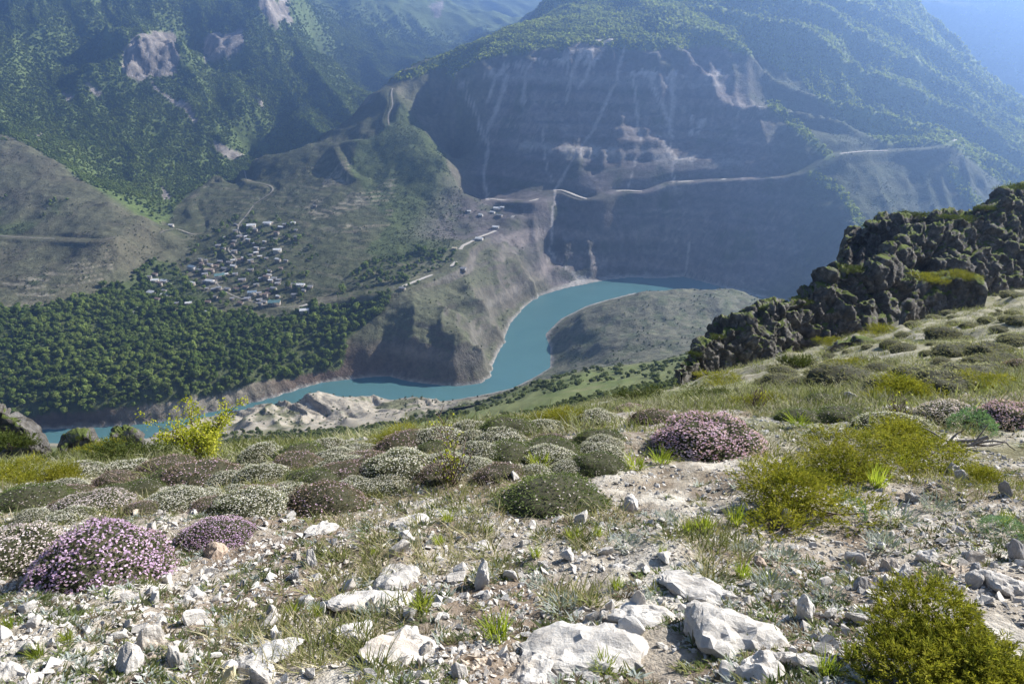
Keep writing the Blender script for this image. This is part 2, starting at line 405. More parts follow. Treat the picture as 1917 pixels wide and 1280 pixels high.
# strata: hard beds stand as steps on the bare face
def terrace(z, period, sharp, seed):
    zz = z + 3.0 * fbm2(X / 160, Y / 160, 2, seed) + 0.02 * X
    k = zz / period; f = k - np.floor(k)
    g = np.where(f < sharp, f / sharp * 0.25, 0.25 + (f - sharp) / (1 - sharp) * 0.75)
    return (g - f) * period
rockw = main * sstep(1.2, 0.9, np.abs(Z1 - 190) / 230) * (0.25 + 0.75 * sstep(600, 330, X))
Z1 = Z1 + rockw * (0.65 * terrace(Z1, 21.0, 0.62, 51) + 0.55 * terrace(Z1, 8.3, 0.6, 53))
prom = np.exp(-(((X + 95) / 95) ** 2 + ((Y - 900) / 80) ** 2)) + np.exp(-(((X + 40) / 70) ** 2 + ((Y - 1090) / 120) ** 2))
prom = np.clip(prom * 1.3, 0, 1)
Z1 = Z1 + prom * sstep(3, 9, Z1) * (0.7 * terrace(Z1, 9.0, 0.62, 57) + 6 * (ridged2(X / 40, Y / 60, 3, 58) - 1))
# bank cliff along the forest, terraced fields
sandy = np.exp(-(((X + 240) / 230) ** 4 + ((Y - 690) / 110) ** 4)) * sstep(820, 790, Y)
rid = ridged2((X + 0.55 * Y) / 34 + 0.5 * fbm2(X / 60, Y / 60, 2, 61), (Y - 0.5 * X) / 190, 3, 63)
Z1 = Z1 + sandy * sstep(3, 22, Z1) * 10.0 * (rid - 1.1)
tf = in_poly(PXg, PYg, [(0, 520), (150, 500), (210, 455), (200, 520), (120, 545), (0, 565)]) | in_poly(PXg, PYg, [(480, 390), (620, 290), (740, 300), (830, 400), (800, 480), (620, 470), (520, 460)])
Z1 = np.where(tf & (Y < 1700), Z1 + 0.55 * terrace(Z1, 4.2, 0.7, 67), Z1)
far.Z = np.where(Z < -0.5, np.minimum(Z1, Z), Z1)
far.Z = np.where((Z > 0.6) & (far.Z < 0.25), 0.25, far.Z)

far.Z = np.where(far.Z > 540, 540 + 130 * np.tanh((far.Z - 540) / 130), far.Z)
print('far z', far.Z.min(), far.Z.max())

far.Zb = Z
# --- relief of the near slope
x, y = near.X, near.Y
r = np.hypot(x, y + 0.5)
nz = 0.06 * fbm2(x / 0.9, y / 0.9, 4, 71) * sstep(0, 6, r + 3) + 0.012 * fbm2(x / 0.11, y / 0.11, 3, 73)
nz = nz + sstep(6, 30, r) * 0.28 * fbm2(x / 4.5, y / 4.5, 3, 75) + sstep(40, 140, r) * .8 * fbm2(x / 32, y / 32, 4, 77)
step_w = sstep(14, 40, r)
nz = nz + step_w * 0.22 * (fbm2(x / 1.3, y / 1.3, 3, 79))
nz = nz + sstep(150, 300, r) * 1.3 * (ridged2((x - 0.2 * y) / 60, y / 130, 3, 83) - 1)
near.Z = near.Z + nz
rr = near.Y + 20
bl = sstep(505, 560, rr)
near.Z = near.Z * (1 - bl) + (far.lookup(far.Z, near.X, near.Y) + 0.15) * bl
fr = far.Y + 20
far.Z = np.where(fr < 600, far.Z - 1.2 * sstep(620, 560, fr) , far.Z)

def height(px_x, px_y):
    xx = np.asarray(px_x, float); yy = np.asarray(px_y, float)
    return np.where(yy < 560, near.lookup(near.Z, xx, yy), far.lookup(far.Z, xx, yy))
def hit(px, py, y0=1.0, y1=6000.0, base=False):
    """first place where the sight line of a photograph point meets the ground"""
    d = ray(px, py); d = d / d[1]
    ys = np.exp(np.linspace(math.log(y0), math.log(y1), 5000))
    zz = CAMZ + d[2] * ys
    h = far.lookup(far.Zb, d[0] * ys, ys) if base else height(d[0] * ys, ys)
    k = np.argmax(h >= zz)
    if h[k] < zz[k]: k = len(ys) - 1
    if k > 0:
        a = zz[k - 1] - h[k - 1]; b = h[k] - zz[k]
        yv = ys[k - 1] + (ys[k] - ys[k - 1]) * (a / (a + b + 1e-9))
    else: yv = ys[0]
    xv = d[0] * yv
    return np.array([xv, yv, float(height(np.array([xv]), np.array([yv]))[0])])
def depth_of(P): return P[1] * CP - (P[2] - CAMZ) * SP
# ------------------------------------------------------------------ roads: benches cut into the slope
def smooth_path(P, it=3):
    P = np.array(P, float)
    for _ in range(it):
        Q = P.copy(); Q[1:-1] = 0.25 * P[:-2] + 0.5 * P[1:-1] + 0.25 * P[2:]; P = Q
    return P
def road_path(pix, y0=500, y1=2600, step=7.0, it=4):
    P = []
    pix = np.array(pix, float)
    for a, b in zip(pix[:-1], pix[1:]):
        n = max(1, int(np.hypot(*(b - a)) / 7))
        for k in range(n):
            q = a + (b - a) * k / n
            P.append(hit(q[0], q[1], y0, y1, True))
    P.append(hit(pix[-1][0], pix[-1][1], y0, y1, True))
    P = smooth_path(P, it)
    P = resample(P, step)
    P[:, 2] = far.lookup(far.Zb, P[:, 0], P[:, 1]) * .6 + far.lookup(far.Z, P[:, 0], P[:, 1]) * .4
    z = P[:, 2].copy()
    for _ in range(14): z[1:-1] = 0.25 * z[:-2] + 0.5 * z[1:-1] + 0.25 * z[2:]
    P[:, 2] = z
    return P
def carve(P, half, relax=0):
    for a, b in zip(P[:-1], P[1:]):
        ylo, yhi = min(a[1], b[1]) - max(relax, half * 3.4), max(a[1], b[1]) + max(relax, half * 3.4)
        i0 = max(0, int(math.log(max(ylo - far.apex, far.r0) / far.r0) / far.step)); i1 = min(far.rows, int(math.log(max(yhi - far.apex, far.r0) / far.r0) / far.step) + 2)
        xs = far.X[i0:i1]; ys = far.Y[i0:i1]
        d = b - a
        t = np.clip(((xs - a[0]) * d[0] + (ys - a[1]) * d[1]) / (d[0] ** 2 + d[1] ** 2 + 1e-9), 0, 1)
        dist = np.hypot(xs - a[0] - t * d[0], ys - a[1] - t * d[1])
        zt = a[2] + t * d[2]
        if relax:
            w = sstep(relax, half, dist) * .9
            far.Z[i0:i1] = far.Z[i0:i1] * (1 - w) + (far.Zb[i0:i1] + np.clip(far.Z[i0:i1] - far.Zb[i0:i1], -3, 3)) * w
            continue
        w = sstep(half * 3.2, half, dist)
        far.Z[i0:i1] = far.Z[i0:i1] * (1 - w) + zt * w
def ribbon(name, P, width, lift, mat, seed=0):
    d = np.gradient(P[:, :2], axis=0); d /= np.linalg.norm(d, axis=1, keepdims=True) + 1e-9
    nrm = np.stack([-d[:, 1], d[:, 0]], 1)
    V = []
    for k, t in enumerate((-0.5, -0.17, 0.17, 0.5)):
        w = width * (1 + 0.15 * vnoise2(np.arange(len(P)) * 0.35, np.full(len(P), seed * 3.7)))
        q = P[:, :2] + nrm * (t * w)[:, None]
        V.append(np.c_[q, P[:, 2] + lift - (0.12 if k in (0, 3) else 0)])
    n = len(P); V = np.concatenate(V)
    F = [[k * n + i, k * n + i + 1, (k + 1) * n + i + 1, (k + 1) * n + i] for k in range(3) for i in range(n - 1)]
    return link(name, raw_mesh(name, V, F), mat, kind='structure')
road_px = [
    ('canyon', 5.0, [(560, 575), (620, 558), (690, 547), (752, 538), (800, 518), (845, 502), (860, 488), (862, 474), (856, 464), (880, 454), (905, 441), (935, 430), (952, 416), (962, 404)]),
    ('cliff', 5.0, [(918, 373), (960, 377), (1003, 378), (1025, 360), (1045, 352), (1075, 366), (1110, 377), (1130, 374), (1135, 362), (1165, 356), (1215, 360), (1262, 341), (1330, 338), (1400, 334), (1470, 331), (1505, 327), (1525, 315), (1552, 298), (1562, 289), (1620, 284), (1700, 280), (1768, 277), (1786, 272), (1790, 262)]),
    ('climb', 3.6, [(620, 368), (690, 330), (668, 332), (648, 315), (640, 290), (625, 272), (660, 262), (680, 262)]),
    ('crest', 3.4, [(735, 165), (728, 178), (735, 190), (742, 197), (728, 207), (722, 222), (728, 234)]),
    ('track', 3.6, [(300, 435), (318, 426), (340, 430), (362, 442), (378, 436), (374, 410), (355, 390), (356, 376), (385, 350)]),
    ('zigzag', 3.4, [(450, 320), (466, 328), (455, 340), (510, 346), (520, 352), (500, 366), (476, 382)]),
    ('hamlet', 3.0, [(475, 385), (440, 430), (466, 450), (420, 464), (450, 490), (400, 520), (410, 540), (440, 556), (510, 575), (560, 575)]),
    ('west', 3.4, [(-60, 440), (0, 441), (60, 445), (130, 448), (190, 452), (212, 444)]),
]
roads = []
for nm, w, pix in road_px:
    P = road_path(pix, 800, 2200)
    if nm in ('cliff', 'canyon'):
        carve(P, 8, 70)
        P[:, 2] = smooth_path(np.c_[P[:, :2], far.lookup(far.Zb, P[:, 0], P[:, 1])], 6)[:, 2]
    carve(P, 7.5 if w > 4 else 5.5); roads.append((nm, w, P))

# ------------------------------------------------------------------ what grows where on the far terrain
X, Y, Z = far.X, far.Y, far.Z
FN = far.normals(); STEEP = 1 - FN[..., 2]
PX, PY, PD = project(np.stack([X, Y, Z], -1))
sky_px = [-400, 0, 100, 210, 300, 340, 380, 460, 520, 600, 700, 760, 870, 950, 1030, 1040]
sky_Y = [1900, 1600, 1500, 1320, 1255, 1410, 1490, 1600, 1650, 1700, 1760, 1800, 1850, 1900, 2000, 2400]
skyl = np.interp(PX, sky_px, sky_Y)
behind = sstep(10, 60, Y - skyl) * sstep(1060, 1000, PX)
wob = 14 * fbm2(X / 60, Y / 60, 3, 101)
def blob(poly, ylo=0, yhi=9000, soft=1):
    return (in_poly(PX + wob, PY + wob * 0.5, poly) & (Y > ylo) & (Y < yhi)).astype(float)
valley_wood = blob([(-400, 575), (0, 572), (130, 562), (230, 520), (290, 488), (335, 500), (370, 530), (400, 585), (520, 592), (560, 570), (640, 565), (700, 550), (745, 545), (720, 580), (690, 610), (660, 640), (640, 692), (560, 708), (440, 718), (340, 742), (140, 772), (-400, 780)], 600, 1250)
top_wood = np.maximum(blob([(1560, 215), (1640, 262), (1700, 272), (1790, 262), (1850, 305), (1930, 352), (1990, 300), (1990, -150), (1600, -150)], 1380, 2250), blob([(735, 160), (840, 128), (850, 150), (900, 118), (1000, 106), (1080, 84), (1200, 92), (1340, 88), (1420, 108), (1500, 150), (1560, 210), (1640, 262), (1780, 255), (1917, 345), (1917, 330), (1800, 200), (1690, 80), (1640, 0), (1660, -300), (900, -300), (940, 50), (870, 85), (760, 130)], 1400, 2700))
rib_wood = np.maximum.reduce([sstep(12, 5, dist_line(PX, PY, [(1445, 195), (1490, 235), (1520, 265), (1552, 292)])), sstep(12, 4, dist_line(PX, PY, [(1520, 325), (1570, 355), (1600, 400), (1615, 425)])), sstep(16, 6, dist_line(PX, PY, [(1790, 265), (1850, 310), (1900, 345)])), sstep(14, 5, dist_line(PX, PY, [(1780, 320), (1810, 360), (1840, 400)]))]) * ((Y > 1000) & (Y < 1900))
spur = blob([(735, 165), (770, 195), (835, 290), (855, 340), (855, 450), (800, 520), (745, 540), (560, 560), (430, 520), (330, 440), (300, 425), (340, 385), (460, 310), (600, 240)], 900, 1850)
spur_green = blob([(690, 250), (760, 195), (838, 290), (858, 340), (856, 455), (770, 500), (700, 480), (720, 420), (650, 300)], 900, 1850)
shoulder = blob([(760, 470), (855, 465), (860, 500), (760, 535), (640, 560), (640, 535)], 900, 1250)
westhill = (1 - behind) * sstep(330, 300, PX) * sstep(960, 1000, Y)
facem = sstep(-60, 40, X + 0.25 * (1500 - Y) + 90) * sstep(1150, 1230, Y) * sstep(2000, 1850, Y) * (1 - top_wood)
farwall = sstep(2250, 2350, Y) * sstep(300, 500, X)
pale = np.exp(-(((X + 235) / 250) ** 6 + ((Y - 670) / 135) ** 6)) * sstep(2, 6, Z)
bend_hill = np.exp(-(((X - 200) / 260) ** 4 + ((Y - 900) / 190) ** 4)) * (1 - facem)
nse = fbm2(X / 45, Y / 45, 4, 111); nfine = fbm2(X / 12, Y / 12, 3, 113); nbig = fbm2(X / 240, Y / 240, 3, 117)

def C(r, g, b): return np.array([r, g, b])[None, None, :]
def mixc(A, B, w): return A + (B - A) * np.clip(w, 0, 1)[..., None]
col = np.ones(X.shape + (3,)) * C(.115, .115, .07)
col = mixc(col, C(.16, .145, .10), sstep(-.2, .8, nse))
col = mixc(col, C(.12, .16, .05), behind * 0.95)
col = mixc(col, C(.115, .108, .07), westhill * sstep(-.5, .5, nse) * 0.8)
col = mixc(col, C(.075, .10, .04), westhill * sstep(.1, .7, nbig + .5 * nse) * 0.8)
col = mixc(col, C(.085, .092, .048), spur)
col = mixc(col, C(.17, .155, .105), spur * (np.abs((Z / 5.5 + .5 * fbm2(X / 120, Y / 120, 2, 151)) % 1 - .5) < .12) * sstep(-.5, .3, nbig + nse * .6) * .65)
col = mixc(col, C(.08, .10, .04), spur_green)
# bare face: thin beds of different colour, following the dip
dip = Z + 0.035 * X + 5 * fbm2(X / 170, Y / 170, 3, 121)
bed = fbm2(dip / 9.0, X / 900, 3, 123)
rock = np.ones(X.shape + (3,)) * C(.15, .132, .128)
rock = mixc(rock, C(.22, .19, .175), sstep(0, .7, bed))
rock = mixc(rock, C(.11, .105, .09), sstep(.1, .8, -bed + .3 * nse))
rock = mixc(rock, C(.075, .085, .05), sstep(.15, .75, nse + .4 * nfine - .25) * 0.75)
hard = np.exp(-((dip - 208) / 11) ** 2) * sstep(-.1, .3, nse + .35) * sstep(0, 40, X + 20) * sstep(520, 380, X)
rock = mixc(rock, C(.36, .33, .30), hard * .9)
rim = np.exp(-((dip - 345) / 9) ** 2) * sstep(560, 400, X)
rock = mixc(rock, C(.34, .32, .30), rim * .5)
for zb, wb in ((248, 3.5), (262, 2.5), (292, 3), (300, 2), (160, 3), (120, 2.5), (92, 3), (70, 2.5), (48, 2.5)):
    rock = mixc(rock, C(.30, .27, .245), np.exp(-((dip - zb) / wb) ** 2) * sstep(-.3, .4, nbig + nse * .5) * .7)
rock = mixc(rock, C(.062, .075, .036), sstep(470, 600, X) * .85)  # right of the face tinted dark scrub green; its shade is in the colour
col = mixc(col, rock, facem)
col = mixc(col, C(.15, .18, .06), np.clip(top_wood + rib_wood, 0, 1))  # ground of upper woods and ribs lightened too, sunlight in the colour
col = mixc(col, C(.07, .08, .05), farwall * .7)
# scree chutes
chutes = [([(860, 150), (885, 200), (905, 250), (915, 280), (905, 330), (912, 372)], 4.2), ([(950, 140), (935, 190), (912, 245)], 4.5), ([(925, 150), (915, 190)], 4), ([(985, 135), (980, 190)], 3.5), ([(1065, 100), (1064, 190)], 3), ([(1088, 95), (1062, 165)], 4), ([(1112, 112), (1085, 165)], 3), ([(1168, 90), (1152, 155), (1112, 240), (1072, 300), (1045, 350)], 3.0), ([(1185, 135), (1195, 230), (1200, 262)], 3.0), ([(1212, 140), (1245, 210), (1260, 258)], 4.5), ([(1262, 140), (1256, 235)], 5), ([(1015, 240), (1025, 320), (1038, 350)], 1.6), ([(1190, 300), (1175, 355)], 1.5), ([(1255, 260), (1260, 340)], 2), ([(1140, 75), (1120, 110)], 4), ([(1240, 265), (1262, 305)], 3), ([(1040, 352), (1030, 470), (1075, 520)], 2.2), ([(1290, 430), (1285, 510)], 1.6)]
scree = np.zeros(X.shape)
pxw = PX + 2.2 * fbm2(X / 14, Y / 14, 2, 131)
for line, w in chutes:
    scree = np.maximum(scree, sstep(w * 1.15, w * .45, dist_line(pxw, PY, line)))
for poly in ([(1055, 95), (1115, 92), (1118, 122), (1060, 128)], [(860, 150), (960, 124), (1060, 112), (1062, 122), (960, 140), (870, 162)], [(1185, 130), (1225, 130), (1222, 150), (1190, 150)], [(1250, 138), (1280, 138), (1272, 165), (1250, 160)], [(1285, 212), (1330, 218), (1318, 252), (1290, 255)], [(1115, 70), (1160, 68), (1155, 80), (1120, 84)], [(1310, 132), (1352, 128), (1350, 142), (1315, 145)]):
    scree = np.maximum(scree, in_poly(PX + wob * .7, PY + wob * .4, poly) * sstep(-.25, .25, nfine))
scree = scree * ((Y > 1180) & (Y < 1800))
col = mixc(col, C(.43, .39, .36), scree * .9)
# cliffs and slides on the wooded mountain
bare = np.zeros(X.shape)
for poly in ([(230, 85), (262, 66), (325, 60), (337, 108), (330, 135), (285, 150), (255, 158), (228, 135)], [(378, 68), (455, 52), (462, 88), (430, 112), (385, 122)], [(485, -5), (540, 0), (545, 45), (510, 50), (490, 25)], [(335, 190), (352, 192), (378, 235), (365, 238)], [(285, 150), (300, 170), (345, 200), (340, 206), (292, 172)], [(112, 168), (148, 182), (128, 192)], [(155, 150), (193, 176), (180, 184)], [(475, 180), (492, 190), (485, 198)], [(398, 262), (460, 290), (430, 300), (405, 282)], [(300, 345), (335, 385), (300, 372)], [(60, 250), (82, 248), (70, 262)], [(805, 5), (830, 0), (822, 25), (808, 30)]):
    bare = np.maximum(bare, in_poly(PX + wob * .35, PY + wob * .35, poly))
bare = bare * (Y > 1450)
col = mixc(col, C(.33, .295, .26) * (0.85 + .25 * nfine[..., None]), bare)
# red banks, darkened to carry their shade in the colour; promontories
redb = sstep(36, 8, Z) * (STEEP > .22) * sstep(1150, 1050, Y) * (X < 60) * (1 - pale)
col = mixc(col, C(.13, .088, .072), redb * .9)
pr = np.clip(np.exp(-(((X + 95) / 110) ** 4 + ((Y - 900) / 95) ** 4)) + np.exp(-(((X + 40) / 90) ** 4 + ((Y - 1090) / 150) ** 4)), 0, 1) * (1 - facem)
prc = mixc(np.ones(X.shape + (3,)) * C(.105, .11, .066), C(.128, .112, .098), sstep(.16, .34, STEEP + .08 * bed))
prc = mixc(prc, C(.21, .185, .165), sstep(.15, .6, bed) * sstep(.2, .34, STEEP))
col = mixc(col, prc, pr * .9)
# pale badlands, hill in the bend
palec = mixc(np.ones(X.shape + (3,)) * C(.38, .335, .265), C(.27, .24, .195), sstep(0, .6, nfine))
palec = mixc(palec, C(.15, .15, .085), sstep(.05, .5, nse + .5 * nfine - .25 * STEEP * 4) * sstep(.28, .12, STEEP))
col = mixc(col, palec, pale)
bh = mixc(np.ones(X.shape + (3,)) * C(.15, .145, .10), C(.09, .10, .055), sstep(.0, .5, nfine + .3 * nse))
col = mixc(col, bh, bend_hill * .9)
# field terraces
fields = np.clip(blob([(0, 525), (150, 500), (200, 470), (205, 515), (120, 545), (0, 566)], 900, 1300) + blob([(575, 395), (640, 300), (700, 320), (735, 325), (720, 345), (720, 430), (625, 440)], 1100, 1700) + blob([(575, 562), (630, 560), (628, 585), (575, 588)], 900, 1100), 0, 1)
fs = (np.abs((Z / 4.2) % 1 - .5) < .17) * 1.0
col = mixc(col, C(.27, .24, .18), fields * fs * .85 * sstep(-.6, .2, nse))
bankw = sstep(46, 30, Z) * sstep(0, -60, X) * (Y > 690) * (Y < 1000) * (1 - pale) * (1 - pr)
col = mixc(col, C(.115, .085, .066), bankw * .85)  # wooded bank: reddish earth with its shade mixed into the colour
col = mixc(col, C(.075, .095, .035), valley_wood * .9)
# shingle along the water
shing = sstep(3.2, 1.2, Z + 1.2 * nfine) * (Y > 600)
col = mixc(col, C(.32, .30, .27), shing)
delta = in_poly(PX, PY, [(1035, 480), (1065, 505), (1110, 525), (1085, 538), (1060, 535), (1078, 522)]) * sstep(30, 8, Z)
col = mixc(col, C(.40, .375, .34), delta * .9)
col = col * (1 + .14 * nfine[..., None]) * (1 + .10 * nbig[..., None])
col = np.clip(col, .02, .6)

# ------------------------------------------------------------------ material helpers
def nmat(name):
    m = bpy.data.materials.new(name); m.use_nodes = True
    nt = m.node_tree
    b = nt.nodes['Principled BSDF']
    return m, nt, b
def add(nt, t, **kw):
    n = nt.nodes.new(t)
    for k, v in kw.items():
        if k in n.inputs: n.inputs[k].default_value = v
        else: setattr(n, k, v)
    return n
def simple(name, c, rough=.9, c2=None, scale=5.0, bump=0.0, bscale=None, objrand=0.0, spec=.25, detail=4):
    m, nt, b = nmat(name)
    b.inputs['Roughness'].default_value = rough
    b.inputs['Specular IOR Level'].default_value = spec
    tc = add(nt, 'ShaderNodeTexCoord')
    src = None
    if c2 is not None:
        n = add(nt, 'ShaderNodeTexNoise', Scale=scale, Detail=float(detail), Roughness=.65)
        nt.links.new(tc.outputs['Object'], n.inputs['Vector'])
        rp = add(nt, 'ShaderNodeValToRGB')
        rp.color_ramp.elements[0].position = .32; rp.color_ramp.elements[1].position = .68
        rp.color_ramp.elements[0].color = (*c, 1); rp.color_ramp.elements[1].color = (*c2, 1)
        nt.links.new(n.outputs['Fac'], rp.inputs['Fac']); src = rp.outputs['Color']
    if objrand:
        oi = add(nt, 'ShaderNodeObjectInfo')
        mr = add(nt, 'ShaderNodeMapRange'); mr.inputs['To Min'].default_value = 1 - objrand; mr.inputs['To Max'].default_value = 1 + objrand
        nt.links.new(oi.outputs['Random'], mr.inputs['Value'])
        hs = add(nt, 'ShaderNodeHueSaturation')
        if src is not None: nt.links.new(src, hs.inputs['Color'])
        else: hs.inputs['Color'].default_value = (*c, 1)
        nt.links.new(mr.outputs['Result'], hs.inputs['Value'])
        src = hs.outputs['Color']
    if src is not None: nt.links.new(src, b.inputs['Base Color'])
    else: b.inputs['Base Color'].default_value = (*c, 1)
    if bump:
        n2 = add(nt, 'ShaderNodeTexNoise', Scale=bscale or scale * 3, Detail=5.0, Roughness=.7)
        nt.links.new(tc.outputs['Object'], n2.inputs['Vector'])
        bp = add(nt, 'ShaderNodeBump', Strength=bump, Distance=.05)
        nt.links.new(n2.outputs['Fac'], bp.inputs['Height']); nt.links.new(bp.outputs['Normal'], b.inputs['Normal'])
    return m
def leafy(name, c, c2, trans=.35, rough=.6, objrand=.18, scale=.35, attr=None):
    """two-sided leaf: diffuse + light coming through, colour drifting over the plant"""
    m, nt, b = nmat(name)
    out = nt.nodes['Material Output']
    oi = add(nt, 'ShaderNodeObjectInfo')
    geo = add(nt, 'ShaderNodeNewGeometry')
    n = add(nt, 'ShaderNodeTexNoise', Scale=scale, Detail=2.0)
    nt.links.new(geo.outputs['Position'], n.inputs['Vector'])
    ad = add(nt, 'ShaderNodeMath', operation='MULTIPLY_ADD'); ad.inputs[1].default_value = .55
    nt.links.new(geo.outputs['Random Per Island'], ad.inputs[0])
    sb = add(nt, 'ShaderNodeMath', operation='SUBTRACT'); sb.inputs[1].default_value = .27
    nt.links.new(n.outputs['Fac'], sb.inputs[0]); nt.links.new(sb.outputs[0], ad.inputs[2])
    rp = add(nt, 'ShaderNodeValToRGB')
    rp.color_ramp.elements[0].position = .25; rp.color_ramp.elements[1].position = .8
    rp.color_ramp.elements[0].color = (*c, 1); rp.color_ramp.elements[1].color = (*c2, 1)
    nt.links.new(ad.outputs[0], rp.inputs['Fac'])
    mr = add(nt, 'ShaderNodeMapRange'); mr.inputs['To Min'].default_value = 1 - objrand; mr.inputs['To Max'].default_value = 1 + objrand
    nt.links.new(oi.outputs['Random'], mr.inputs['Value'])
    hs = add(nt, 'ShaderNodeHueSaturation'); nt.links.new(rp.outputs['Color'], hs.inputs['Color']); nt.links.new(mr.outputs['Result'], hs.inputs['Value'])
    d = add(nt, 'ShaderNodeBsdfDiffuse'); t = add(nt, 'ShaderNodeBsdfTranslucent'); mx = add(nt, 'ShaderNodeMixShader')
    mx.inputs['Fac'].default_value = trans
    nt.links.new(hs.outputs['Color'], d.inputs['Color'])
    br = add(nt, 'ShaderNodeMixRGB', blend_type='MULTIPLY'); br.inputs['Fac'].default_value = 1; br.inputs['Color2'].default_value = (1.25, 1.3, .7, 1)
    nt.links.new(hs.outputs['Color'], br.inputs['Color1']); nt.links.new(br.outputs['Color'], t.inputs['Color'])
    nt.links.new(d.outputs[0], mx.inputs[1]); nt.links.new(t.outputs[0], mx.inputs[2])
    nt.links.new(mx.outputs[0], out.inputs['Surface'])
    nt.nodes.remove(b)
    return m

def terrain_material(name, fine, bumps):
    m, nt, b = nmat(name)
    b.inputs['Roughness'].default_value = .95; b.inputs['Specular IOR Level'].default_value = .1
    at = add(nt, 'ShaderNodeAttribute', attribute_name='cover')
    geo = add(nt, 'ShaderNodeNewGeometry')
    n1 = add(nt, 'ShaderNodeTexNoise', Scale=fine, Detail=5.0, Roughness=.7); nt.links.new(geo.outputs['Position'], n1.inputs['Vector'])
    mr = add(nt, 'ShaderNodeMapRange'); mr.inputs['From Min'].default_value = .3; mr.inputs['From Max'].default_value = .7
    mr.inputs['To Min'].default_value = .6; mr.inputs['To Max'].default_value = 1.35
    nt.links.new(n1.outputs['Fac'], mr.inputs['Value'])
    mu = add(nt, 'ShaderNodeVectorMath', operation='SCALE'); nt.links.new(at.outputs['Color'], mu.inputs[0]); nt.links.new(mr.outputs['Result'], mu.inputs['Scale'])
    nt.links.new(mu.outputs['Vector'], b.inputs['Base Color'])
    prev = None
    for sc, st, di in bumps:
        n2 = add(nt, 'ShaderNodeTexNoise', Scale=sc, Detail=5.0, Roughness=.7); nt.links.new(geo.outputs['Position'], n2.inputs['Vector'])
        bp = add(nt, 'ShaderNodeBump', Strength=st, Distance=di); nt.links.new(n2.outputs['Fac'], bp.inputs['Height'])
        if prev is not None: nt.links.new(prev.outputs['Normal'], bp.inputs['Normal'])
        prev = bp
    nt.links.new(prev.outputs['Normal'], b.inputs['Normal'])
    return m

M_valley = terrain_material('valley_ground', .11, ((.05, .6, 6.0), (.25, .7, 2.0)))
fk = np.ones(X.shape, bool)
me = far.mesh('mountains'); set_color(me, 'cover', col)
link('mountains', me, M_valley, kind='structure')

# river
M_water, nt, b = nmat('river_water')
b.inputs['Base Color'].default_value = (.055, .235, .225, 1); b.inputs['Roughness'].default_value = .22; b.inputs['IOR'].default_value = 1.33; b.inputs['Specular IOR Level'].default_value = .5
geo = add(nt, 'ShaderNodeNewGeometry'); n1 = add(nt, 'ShaderNodeTexNoise', Scale=.35, Detail=4.0, Roughness=.6); nt.links.new(geo.outputs['Position'], n1.inputs['Vector'])
bp = add(nt, 'ShaderNodeBump', Strength=.25, Distance=.25); nt.links.new(n1.outputs['Fac'], bp.inputs['Height']); nt.links.new(bp.outputs['Normal'], b.inputs['Normal'])
n2 = add(nt, 'ShaderNodeTexNoise', Scale=.012, Detail=3.0, Roughness=.5, Distortion=1.5); nt.links.new(geo.outputs['Position'], n2.inputs['Vector'])
rp = add(nt, 'ShaderNodeValToRGB'); rp.color_ramp.elements[0].color = (.062, .14, .15, 1); rp.color_ramp.elements[1].color = (.09, .19, .195, 1)
nt.links.new(n2.outputs['Fac'], rp.inputs['Fac']); nt.links.new(rp.outputs['Color'], b.inputs['Base Color'])
gx = np.linspace(-1500, 1900, 18); gy = np.linspace(560, 1500, 8)
V = np.array([[a, c, 0.0] for c in gy for a in gx]); F = np.array([[j * 18 + i, j * 18 + i + 1, (j + 1) * 18 + i + 1, (j + 1) * 18 + i] for j in range(7) for i in range(17)])
link('river', raw_mesh('river', V, F), M_water, kind='structure')

M_track = simple('dirt_track', (.30, .275, .235), .95, (.24, .215, .18), .4)
M_road = simple('pale_dirt', (.50, .465, .41), .95, (.42, .38, .33), .4)
for nm, w, P in roads:
    ribbon('dirt_road', P, w * 1.3 if w > 4 else w * .9, 1.0 if w > 4 else .6, M_road if w > 4 else M_track, len(nm))

# ------------------------------------------------------------------ haze
def haze_box():
    x0, x1, y0, y1, z0, z1 = -7600, 7600, -60, 6700, -40, float(max(far.Z.max(), CAMZ + 60) + 20)
    V = [(x, y, z) for z in (z0, z1) for y in (y0, y1) for x in (x0, x1)]
    F = [(0, 2, 3, 1), (4, 5, 7, 6), (0, 1, 5, 4), (2, 6, 7, 3), (0, 4, 6, 2), (1, 3, 7, 5)]
    m = bpy.data.materials.new('haze_air'); m.use_nodes = True; nt = m.node_tree
    nt.nodes.remove(nt.nodes['Principled BSDF'])
    v = add(nt, 'ShaderNodeVolumePrincipled')
    v.inputs['Color'].default_value = (.31, .52, 1.0, 1)
    v.inputs['Density'].default_value = HAZE_DENSITY
    v.inputs['Anisotropy'].default_value = .7
    nt.links.new(v.outputs['Volume'], nt.nodes['Material Output'].inputs['Volume'])
    link('haze', raw_mesh('haze', V, F, False), m, kind='stuff', label='thin blue haze filling the canyon air')
HAZE_DENSITY = 2.9e-4
